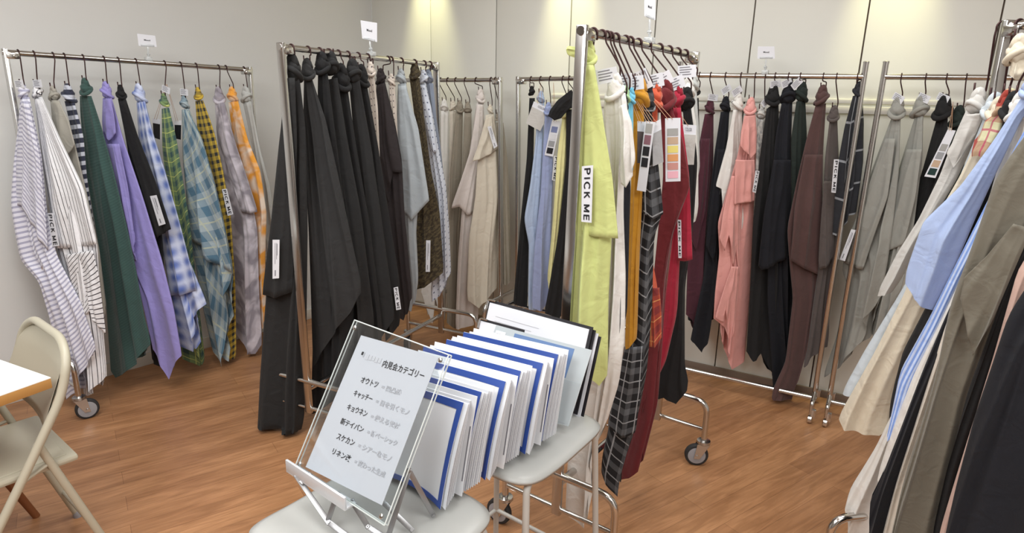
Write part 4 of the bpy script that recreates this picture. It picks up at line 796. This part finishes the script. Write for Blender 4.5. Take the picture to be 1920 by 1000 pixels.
C(R6, 'ivory garment with lower edge near the rack foot', 'white', 0, (1912, 205), [(1900, 214), (1840, 420), (1720, 690), (1668, 790), (1640, 850), (1590, 935)], [(1587, 948), (1592, 975), (1604, 1030), (1640, 1060)], [(1925, 214), (1880, 400), (1780, 650), (1700, 850), (1660, 980)], G6, 'the ivory garment', T=on6(.15), **k)
C(R6, 'light blue chambray garment with rounded hem', 'light_blue', 0, (1940, 160), [(1922, 172), (1864, 262), (1800, 350), (1729, 420), (1712, 470), (1698, 512)], [(1697, 530), (1720, 560), (1735, 575), (1750, 582)], [(1965, 190), (1920, 215), (1870, 320), (1833, 400), (1782, 520), (1752, 578)], G6, 'the light blue garment', T=on6(.19), **k)
C(R6, 'blue and white striped shirting strip', 'blue_stripe', 0, (1958, 190), [(1945, 200), (1890, 300), (1830, 420), (1780, 520), (1741, 600), (1687, 700)], [(1667, 800), (1667, 824), (1684, 806)], [(1975, 205), (1925, 300), (1865, 420), (1812, 520), (1775, 600), (1722, 700)], G6, 'the blue striped shirting', T=on6(.215), **k)
C(R6, 'off-white thin garment right of the striped shirting', 'white', 0, (1972, 200), [(1965, 210), (1870, 400), (1802, 520), (1765, 600), (1714, 700), (1672, 810)], [(1645, 900), (1655, 905), (1672, 880)], [(1985, 210), (1890, 430), (1800, 600), (1735, 740)], G6, 'the off-white thin garment', T=on6(.235), **k)
C(R6, 'dark navy garment with long hem at the foreground rack', 'navy', 0, (1990, 210), [(1975, 225), (1880, 410), (1807, 520), (1770, 600), (1728, 700), (1690, 800), (1651, 900)], [(1632, 940), (1632, 1030), (1670, 1040)], [(2005, 225), (1910, 420), (1810, 610), (1740, 780), (1690, 930)], G6, 'the dark navy garment', T=on6(.26), **k)
C(R6, 'cream edged garment between navy and olive ones', 'blush', 0, (2010, 220), [(1995, 235), (1890, 410), (1812, 520), (1776, 600), (1745, 700), (1714, 800), (1682, 900)], [(1655, 1000), (1662, 1050), (1690, 1050)], [(2025, 235), (1930, 430), (1830, 610), (1760, 790), (1710, 930)], G6, 'the cream edged garment', T=on6(.28), **k)
C(R6, 'olive grey twill jacket with draped folds', 'olive', 0, (2030, 150), [(2000, 170), (1920, 255), (1867, 332), (1834, 430), (1782, 570), (1756, 700), (1727, 800), (1695, 900)], [(1676, 985), (1672, 1080), (1720, 1090), (1755, 1060)], [(2070, 200), (1990, 320), (1917, 460), (1862, 610), (1814, 736), (1764, 960)], G6, 'the olive grey jacket', T=on6(.31), overs=[([(1900, 420), (1850, 480), (1806, 522)], [(1806, 530), (1800, 560), (1824, 668), (1850, 620)], [(1935, 430), (1900, 510), (1862, 600)])], mixk=.6, depth=.04, pleat=1.6, kr=.018, plane=pl6)
C(R6, 'black garment hanging beside the olive jacket', 'black', 0, (2060, 200), [(2040, 220), (1960, 380), (1905, 480), (1862, 606), (1814, 736), (1775, 900)], [(1750, 1000), (1750, 1090), (1790, 1090)], [(2080, 220), (1990, 400), (1922, 500), (1866, 670), (1800, 880), (1780, 990)], G6, 'the black garment beside the jacket', T=on6(.35), **k)
C(R6, 'dusty pink garment edge between two black ones', 'petal', 0, (2100, 240), [(2080, 260), (1990, 400), (1910, 500), (1862, 670), (1800, 870)], [(1760, 1000), (1760, 1090), (1800, 1090)], [(2120, 260), (2040, 420), (1950, 560), (1900, 690), (1840, 880)], G6, 'the dusty pink garment', T=on6(.38), **k)
C(R6, 'large black navy coat filling the lower right corner', 'navy', 0, (2240, 180), [(2180, 220), (2000, 420), (1890, 592), (1858, 690), (1826, 784), (1790, 920)], [(1766, 1030), (1760, 1150), (1900, 1180), (2200, 1150)], [(2300, 240), (2330, 500), (2300, 800)], G6, 'the black navy coat', T=on6(.43), mixk=.6, depth=.05, pleat=1.3, kr=.04, plane=pl6)
# spare ends peeking out at the frame edge
C(R6, 'natural beige bundled swatch right of the brown tinted post', 'natural', 0, (1908, 98), [(1896, 106), (1896, 118), (1893, 130)], [(1892, 140), (1906, 150), (1925, 150)], [(1922, 104), (1930, 120), (1930, 140)], G6, 'the bundled beige swatch', T=on6(.06), mixk=.6, depth=.02, pleat=1.0, kr=.018, plane=pl6)
# card holders on top of the racks
sign_holder(RL, 279, [(257, 63), (291, 67), (294, 88), (260, 86)], 'small white title card in a clear clip on the left rack')
sign_holder(R2, 697, [(676, 38), (707, 43), (707, 79), (679, 72)], 'small white title card in a clear clip on the black cloth rack')
sign_holder(RC_, 1217, [(1208, -8), (1229, -4), (1229, 38), (1208, 30)], 'small white title card in a clear clip on the middle rack')
sign_holder(R4, 1434, [(1421, 87), (1452, 87), (1453, 110), (1420, 110)], 'small white title card in a clear clip above the black swatches at the back')
# ------------------------------------------------------------------ white stools
e1 = nrmz([.61, .79, 0]); e2 = np.array([-e1[1], e1[0], 0])
def seat_surface(c, name, t):
    """rounded moulded seat, c = corner, spans e1*.4, e2*.4"""
    n = 28; V = []; rr = .055
    ctr = c+e1*.2+e2*.2
    def pt(a, b_, top):
        x, y = a*.2, b_*.2
        # squircle corners
        k = (abs(a)**6+abs(b_)**6)**(1/6.0); m_ = max(abs(a), abs(b_), 1e-6); s = m_/k if k > 0 else 1
        x *= s; y *= s
        z = .006*math.cos(PI*a*.9)*-1*(1-b_*b_*.5)-.012*max(0, abs(b_)-.75)**1.5*4*0+.004*math.sin(a*3)
        ed = max(0, m_-.86)/.14
        z -= .010*ed*ed
        return ctr+e1*x+e2*y+Z*(z if top else z-.016+.008*ed)
    for tp in (1, 0):
        for i in range(n+1):
            for j in range(n+1): V.append(pt(2*i/n-1, 2*j/n-1, tp))
    N_ = (n+1)**2; Fc = []
    for i in range(n):
        for j in range(n):
            a = i*(n+1)+j; Fc.append((a, a+n+1, a+n+2, a+1)); Fc.append((N_+a, N_+a+1, N_+a+n+2, N_+a+n+1))
    for i in range(n):
        for (a, b_) in ((i*(n+1), (i+1)*(n+1)), ((i+1)*(n+1)+n, i*(n+1)+n), (i+1, i), (n*(n+1)+i, n*(n+1)+i+1)):
            Fc.append((a, N_+a, N_+b_, b_))
    return mesh(name, V, Fc, WHITEPL, t)
def stool(c, label):
    c = np.asarray(c, float); t = empty('white_stool', (c[0]+e1[0]*.2+e2[0]*.2, c[1]+e1[1]*.2+e2[1]*.2, 0)); tag(t, label, 'stool', 'white stools')
    seat_surface(c, 'seat', t)
    ctr = c+e1*.2+e2*.2
    feet = {}
    for a in (-1, 1):
        for b_ in (-1, 1):
            top = ctr+e1*a*.10+e2*b_*.165-Z*.022; sh = ctr+e1*a*.16+e2*b_*.175-Z*.024
            ft = ctr+e1*a*.19+e2*b_*.20; ft = np.array([ft[0], ft[1], .0]); feet[a, b_] = (sh, ft)
            mb = MB(); mb.tube(smoothpath([top, sh, ft], .03), .009, 12); mb.build('leg', WHITEMT, t)
    for z_ in (.20,):
        f = lambda q: q[0]+(q[1]-q[0])*(1-z_/.63)
        for p, q in (((-1, -1), (-1, 1)), ((-1, 1), (1, 1)), ((1, 1), (1, -1)), ((1, -1), (-1, -1))):
            mb = MB(); mb.tube([f(feet[p]), f(feet[q])], .007, 10); mb.build('footrest_bar', WHITEMT, t)
    mb = MB(); mb.tube([ctr+e1*.10+e2*.165-Z*.022, ctr+e1*.10-e2*.165-Z*.022], .008, 10); mb.tube([ctr-e1*.10+e2*.165-Z*.022, ctr-e1*.10-e2*.165-Z*.022], .008, 10); mb.build('seat_frame', WHITEMT, t)
stool(np.array([-.007, 1.19, .66])-e1*.4, 'white moulded stool at the bottom edge under the acrylic sign')
stool([.041, 1.279, .66], 'white moulded stool holding the catalogues and clipboards')
# ------------------------------------------------------------------ acrylic menu board on its stand
bw = np.array([.77908, -.62692, 0]); bb = np.array([.62692, .77908, 0]); la = math.radians(31)
up = Z*math.cos(la)+bb*math.sin(la); bn = np.cross(bw, up); bn = bn if bn @ norm_at(np.array([-.3, 1.2, 0])) > 0 else -bn
BLp = onz(556, 876, .74); W_, H_ = .302, .344
t = empty('menu_board', tuple(BLp+bw*W_/2)); tag(t, 'clear acrylic sign board with a white Japanese category list inside', 'sign')
for nm, o_ in (('front_plate', .0045), ('back_plate', -.0045)):
    mb = MB(); mb.box(BLp+bw*W_/2+up*H_/2+bn*o_, bw, up, bn, W_, H_, .004, bev=.0012); mb.build(nm, CLEAR, t)
cs = [BLp, BLp+bw*W_, BLp+bw*W_+up*H_, BLp+up*H_]
mb = MB()
for a, b_ in zip(cs, cs[1:]+cs[:1]):
    for o_ in (.0045, -.0045): mb.tube([a+bn*o_, b_+bn*o_], .0014, 6)
mb.build('edge_highlight', newmat('acrylic_highlight', (226, 232, 230), .2, 0, Transmission_Weight=.25), t)  # pale tubes added as painted highlight where the plate edges catch light
pq = [onplane(x, y, BLp, bn) for x, y in ((677, 629), (822, 670), (716, 948), (573, 876))]
o = slab('paper_sheet', pq, newmat('menu_paper', (198, 199, 206), .7), t, .0008)
rows = [(.415, .93, .118, .172, '内見会カテゴリー', BLACKINK)]
SM = newmat('smudged_grey_print', (196, 196, 202), .7)
for k_ in range(5): slab('blurred_print', [p+bn*.0008 for p in subquad(pq, .175+.042*k_, .116+.003*(k_ % 2), .212+.042*k_, .156-.003*(k_ % 3))], SM, t, .0005)
slab('printed_mark', [p+bn*.0008 for p in subquad(pq, .105, .110, .128, .134)], BLACKINK, t, .0005); slab('printed_mark', [p+bn*.0008 for p in subquad(pq, .132, .112, .150, .146)], GREYINK, t, .0005)
le = [('オウトツ', '= 凹凸感', .235, .46), ('キャッチー', '= 目を引くモノ', .215, .46), ('キョウネン', '= 使える素材', .205, .47), ('新テイバン', '= 新ベーシック', .195, .50), ('スケカン', '= シアーなモノ', .225, .46), ('リネン改', '= 変わった生成', .245, .49)]
for k_, (a, g, x0, x1) in enumerate(le):
    y0 = .275+k_*.105
    rows.append((x0, x1, y0, y0+.045, a, BLACKINK)); rows.append((x1+.05, min(.92, x1+.055*len(g)+.02), y0+.002, y0+.043, g, GREYINK))
for (x0, x1, y0, y1, s, mm) in rows:
    text_on('lettering', s, pq, mm, o, bold=.012 if mm is BLACKINK else .03, mar=(0, 0), rect=(x0, y0, x1, y1), lift=.0010)
for a, b_ in ((.045, .955), (.955, .955), (.045, .035), (.955, .035)):
    mb = MB(); c = BLp+bw*W_*a+up*H_*b_; mb.disc(c+bn*.006, bn, [(0, .005), (.003, .005), (.0045, .003)], 14); mb.build('stud', CHROME, t)
t = empty('display_easel', tuple(onz(640, 960, .665))); tag(t, 'folding silver easel holding the acrylic sign on the front stool', 'easel')
lipL, lipR = BLp-bw*.012-bb*.012-Z*.004, BLp+bw*.198-bb*.012-Z*.004
mb = MB(); mb.box((lipL+lipR)/2+Z*.012-bb*.004, bw, bb, Z, np.linalg.norm(lipR-lipL), .006, .028, bev=.0015)
mb.box((lipL+lipR)/2-Z*.002+bb*.008, bw, bb, Z, np.linalg.norm(lipR-lipL), .030, .005, bev=.0015)
mb.build('lip', newmat('silver_plastic', (206, 208, 212), .3, .3), t)
EM = newmat('grey_metal_strut', (150, 150, 152), .35, .8)
def strut(a, b_, nm='strut', w_=.011, th=.004):
    a, b_ = onz(*a), onz(*b_); ax = nrmz(b_-a); vw = nrmz((a+b_)/2-CAM); ex = nrmz(np.cross(ax, vw)); ey = np.cross(ax, ex)
    mb = MB(); mb.box((a+b_)/2, ex, ey, ax, w_, th, np.linalg.norm(b_-a)+.008, bev=.001); 
    mb.tube([a-ey*.004, a+ey*.004], .0035, 10); mb.tube([b_-ey*.004, b_+ey*.004], .0035, 10); mb.build(nm, EM, t)
strut((556, 893, .735), (616, 980, .680)); strut((616, 980, .680), (648, 1003, .669)); strut((660, 940, .735), (690, 988, .682)); strut((690, 988, .682), (724, 1010, .669)); strut((633, 926, .735), (615, 976, .682))
strut((767, 883, .79), (728, 1006, .669)); strut((767, 883, .79), (812, 966, .672)); strut((706, 930, .73), (772, 994, .669)); strut((580, 890, .74), (566, 905, .73))
# ------------------------------------------------------------------ catalogues
ew = nrmz([-.87, .49, 0]); en = np.array([-ew[1], ew[0], 0]); en = en if en @ np.array([0, -1, 0]) > 0 else -en   # towards the viewer
def bent(name, mat, c, w_, h_, bow, th, t, lean=.055, x0=0.0, x1=1.0, y0=0.0, y1=1.0, lift=0.0, nx=24):
    """upright sheet: right lower corner c, runs to the left along ew; its free right end bows towards the viewer at the bottom"""
    V = []
    for s in (0, 1):
        for i in range(nx+1):
            for j in range(7):
                x = x0+(x1-x0)*i/nx; y = y0+(y1-y0)*j/6
                f = bow*1.05*(max(0, .5-x)/.5)**2*(1-.92*y*y)
                V.append(c+ew*w_*x+Z*(h_*y)+en*(f-lean*y+lift-(th if s else 0)))
    n = 7; N_ = (nx+1)*7; Fc = []
    for i in range(nx):
        for j in range(6):
            a = i*n+j; Fc.append((a, a+1, a+n+1, a+n)); Fc.append((N_+a, N_+a+n, N_+a+n+1, N_+a+1))
        Fc.append((i*n, (i+1)*n, N_+(i+1)*n, N_+i*n)); Fc.append((i*n+6, N_+i*n+6, N_+(i+1)*n+6, (i+1)*n+6))
    for j in range(6):
        Fc.append((j, N_+j, N_+j+1, j+1)); a = nx*n+j; Fc.append((a, a+1, N_+a+1, N_+a))
    o = mesh(name, V, Fc, mat, t); o.data.set_sharp_from_angle(angle=math.radians(35)); return o
PG = newmat('page_edges', (206, 208, 214), .7); b = PG.node_tree.nodes['Principled BSDF']
COV = newmat('white_cover', (226, 228, 232), .4)
cats = [((845, 938), .036, 'nearest catalogue with blue frame, right behind the acrylic sign'), ((879, 912), .030, 'second catalogue of the row, its pages bulging'), ((925, 886), .034, 'third catalogue of the row with wide blue frame'), ((954, 860), .030, 'fourth catalogue of the row, thick with pages'), ((996, 841), .030, 'fifth catalogue of the row with printed last page'), ((1025, 819), .026, 'sixth catalogue of the row, just before the grey file')]
for k_, (px, bow, lab) in enumerate(cats):
    c = onz(px[0], px[1], .682); t = empty('catalogue', tuple(c)); tag(t, 'white %s' % lab, 'catalogue', 'blue framed catalogues')
    w_, h_ = .297, .212
    bent('front_cover', COV, c, w_, h_, bow, .0012, t)
    for (x0, x1, y0, y1) in ((0, 1, .93, 1.0), (.0, .045, .05, .93), (0, 1, 0, .05)):
        bent('blue_border', BLUEINK, c+en*.0016, w_, h_, bow, .0016, t, x0=x0, x1=x1, y0=y0, y1=y1)
    for q in range(7):
        bent('page', PG if q % 2 else COV, c-en*(.003+.0035*q)+ew*(-.004-.0015*q if k_ % 2 else .002*q-.010), w_, h_*(.99-.012*(q % 3)), bow*(1-.12*q), .0016, t, lean=.055+.001*q)
    bent('back_cover', COV, c-en*.030-ew*.014, w_, h_*1.02, bow*.2, .0012, t)
    o = bent('printed_lines', PRINT, c-en*.0292-ew*.014, w_, h_*1.02, bow*.2, .0006, t, x0=.012, x1=.022, y0=.15, y1=.7)
# thumb notch pockets: dark arcs on the top edges are folded tabs
# grey translucent file and clipboards
c = onz(1066, 800, .682); t = empty('file_folder', tuple(c)); tag(t, 'translucent grey plastic file with a blue sheet inside and a label', 'file')
q = [None, onz(1110, 657, .885), onz(1066, 800, .684), None]; nrm_ = nrmz(np.cross(q[2]-q[1], nrmz([.87, -.49, 0])))
q[0] = onplane(930, 610, q[1], nrm_); q[3] = onplane(884, 752, q[1], nrm_)
nrm_ = nrmz(np.cross(q[1]-q[0], q[3]-q[0])); nrm_ = nrm_ if nrm_ @ (CAM-q[0]) > 0 else -nrm_
slab('plastic_cover', q, newmat('grey_translucent_file', (196, 204, 208), .3, 0, Transmission_Weight=.15), t, .002)
slab('blue_sheet', [p+nrm_*.0006 for p in subquad(q, .22, .04, .84, .42)], newmat('steel_blue_paper', (100, 128, 172), .6), t, .0008)
slab('grey_sheet', [p+nrm_*.0006 for p in subquad(q, .52, .44, .99, .98)], newmat('pale_file_sheet', (176, 184, 188), .6), t, .0008)
ls = [p+nrm_*.0012 for p in subquad(q, .02, .06, .13, .34)]; o = slab('label', ls, PAPER, t, .0006); fine_lines(ls, o, 3)
for k_, (tl, tr, bx, lab, z_) in enumerate((((918, 562), (1112, 614), 0, 'black clipboard with white sheets, rearmost on the stool', .915), ((902, 597), (950, 610), 1, 'black clipboard edge with a listed sheet, left of the rearmost one', .885))):
    a, b_ = onz(*tl, z_), onz(*tr, z_)
    if k_: b_ = a+nrmz(b_-a)*.16
    ax = nrmz(b_-a); nn = np.array([ax[1], -ax[0], 0]); nn = nn if nn @ (CAM-a) > 0 else -nn
    dn_ = nrmz(-Z+nn*.34); hh = (z_-.684)/abs(dn_[2])
    q = [a, b_, b_+dn_*hh, a+dn_*hh]
    t = empty('clipboard', tuple(q[2])); tag(t, lab, 'clipboard')
    n3_ = nrmz(np.cross(q[1]-q[0], q[3]-q[0])); n3_ = n3_ if n3_ @ (CAM-q[0]) > 0 else -n3_
    slab('board', q, BLACKPL, t, .003)
    slab('paper_sheet', [p+n3_*.003 for p in subquad(q, .015, .035, .975, .98)], PAPER, t, .0025)
    if k_ == 0:
        for m_ in range(3): slab('board_sheet', [p-n3_*(.006+.006*m_)+ax*.006*(m_+1)-Z*.008*(m_+1) for p in q], BLACKPL if m_ != 1 else PAPER, t, .0025)
        fine_lines([p+n3_*.0034 for p in subquad(q, .05, .1, .6, .8)], t, 9, GREYINK, th=.08)
    else: fine_lines([p+n3_*.0034 for p in subquad(q, .08, .1, .5, .9)], t, 9, th=.2)
    mb = MB(); mb.tube(smoothpath([q[0]+ax*.03+n3_*.007, q[0]+n3_*.007, q[0]+dn_*.03+n3_*.007], .008), .003, 8); mb.build('metal_corner', CHROME, t)
# document rack under the catalogues
A_ = onz(845, 938, .67); B_ = onz(1080, 790, .67); t = empty('document_rack', tuple((A_+B_)/2)); tag(t, 'low clear plastic document rack under the row of catalogues', 'rack')
RK = newmat('clear_rack_plastic', (216, 220, 222), .2, 0, Transmission_Weight=.3)
dd = nrmz(B_-A_); 
A_ = A_+dd*.03
for s in (.06, .22):
    mb = MB(); mb.box((A_+B_)/2+ew*s, dd, np.cross(Z, dd), Z, np.linalg.norm(B_-A_)-.01, .010, .008, bev=.001); mb.build('rail', RK, t)
for q in range(8):
    p = A_+(B_-A_)*(.06+q*.125)
    mb = MB(); mb.box(p+ew*.14+Z*.006, ew, np.cross(Z, ew), Z, .20, .004, .012, bev=.001); mb.build('divider', RK, t)
# ------------------------------------------------------------------ white table
c = onz(95, 708, .72); a1 = nrmz([-.90, .436, 0]); a2 = np.array([-a1[1], a1[0], 0]); a2 = a2 if a2[1] < 0 else -a2
t = empty('white_table', (c[0]+a1[0]*.5, c[1]+a2[1]*.4, 0)); tag(t, 'white topped table with plywood edge at the left edge of the photo', 'table')
ctr = c+a1*.6+a2*.4; mb = MB(); mb.box(ctr-Z*.0015, a1, a2, Z, 1.2, .8, .003); mb.build('table_top', TABLEW, t)
mb = MB(); mb.box(ctr-Z*.018, a1, a2, Z, 1.2, .8, .030, bev=.001); mb.build('edge_band', EDGEW, t)
for s, q in ((.62, .10), (1.12, .10), (.62, .70), (1.12, .70)):
    p = c+a1*s+a2*q; f_ = c+a1*(s-.12 if s < .8 else s+.05)+a2*(q-.21 if q < .4 else q+.12); f_ = np.array([f_[0], f_[1], 0])
    mb = MB(); mb.tube([p-Z*.034, f_], .02, 14, rr=[.022, .012]); mb.build('leg', LEGW, t)
# ------------------------------------------------------------------ folding chair
cw = nrmz([.784, -.62, 0]); cf = nrmz([-.62, -.784, 0]); cc = np.array([-1.48, 1.84, 0])
P_ = lambda s, f_, z: cc+cw*s+cf*f_+Z*z
t = empty('folding_chair', tuple(cc+cf*.15)); tag(t, 'beige painted steel folding chair tucked beside the white table', 'chair')
mb = MB(); path = [P_(.22, .42, .005), P_(.22, .14, .46), P_(.215, .02, .66), P_(.205, -.01, .76), P_(.13, -.025, .805), P_(-.13, -.025, .805), P_(-.205, -.01, .76), P_(-.215, .02, .66), P_(-.22, .14, .46), P_(-.22, .42, .005)]
mb.tube(smoothpath(path, .07, 8), .0125, 14); mb.build('back_frame', BEIGEMT, t)
# pressed back panel
V = []; nx, ny = 18, 10
for sd in (0, 1):
    for i in range(nx+1):
        for j in range(ny+1):
            a = -1+2*i/nx; z = .57+(.225-.055*abs(a)**5)*j/ny
            V.append(P_(a*.203, .06-.10*((z-.60)/.24)+.0+.020*(1-a*a)*-1+(0 if sd == 0 else .004), z))
n = ny+1; N_ = (nx+1)*n; Fc = []
for i in range(nx):
    for j in range(ny):
        a = i*n+j; Fc.append((a, a+1, a+n+1, a+n)); Fc.append((N_+a, N_+a+n, N_+a+n+1, N_+a+1))
    Fc.append((i*n, (i+1)*n, N_+(i+1)*n, N_+i*n)); Fc.append((i*n+ny, N_+i*n+ny, N_+(i+1)*n+ny, (i+1)*n+ny))
mesh('back_panel', V, Fc, BEIGEMT, t)
mb = MB(); mb.box(P_(0, .20, .435), cw, cf, Z, .385, .40, .022, bev=.009); mb.box(P_(0, .20, .447), cw, cf, Z, .34, .35, .006, bev=.003); mb.build('seat', BEIGEMT, t)
for s in (-1, 1):
    mb = MB(); mb.tube([P_(s*.203, .098, .53), P_(s*.195, -.06, .005)], .0115, 12); o = mb.build('rear_leg', BEIGEMT, t)
    mb = MB(); mb.disc(P_(s*.195, -.06, 0), Z, [(0, .015), (.02, .015), (.026, .012)], 14); mb.build('foot_cap', GREYPL, o)
    mb = MB(); mb.disc(P_(s*.22, .42, 0), Z, [(0, .016), (.02, .016), (.026, .0125)], 14); mb.build('foot_cap', GREYPL, t)
    mb = MB(); mb.tube([P_(s*.212, .15, .43), P_(s*.200, .075, .455)], .006, 8); mb.build('hinge_link', BEIGEMT, t)
mb = MB(); mb.tube([P_(-.195, -.03, .12), P_(.195, -.03, .12)], .008, 10); mb.tube([P_(-.22, .36, .10), P_(.22, .36, .10)], .008, 10); mb.build('crossbar', BEIGEMT, t)
# tidy: no stray data names
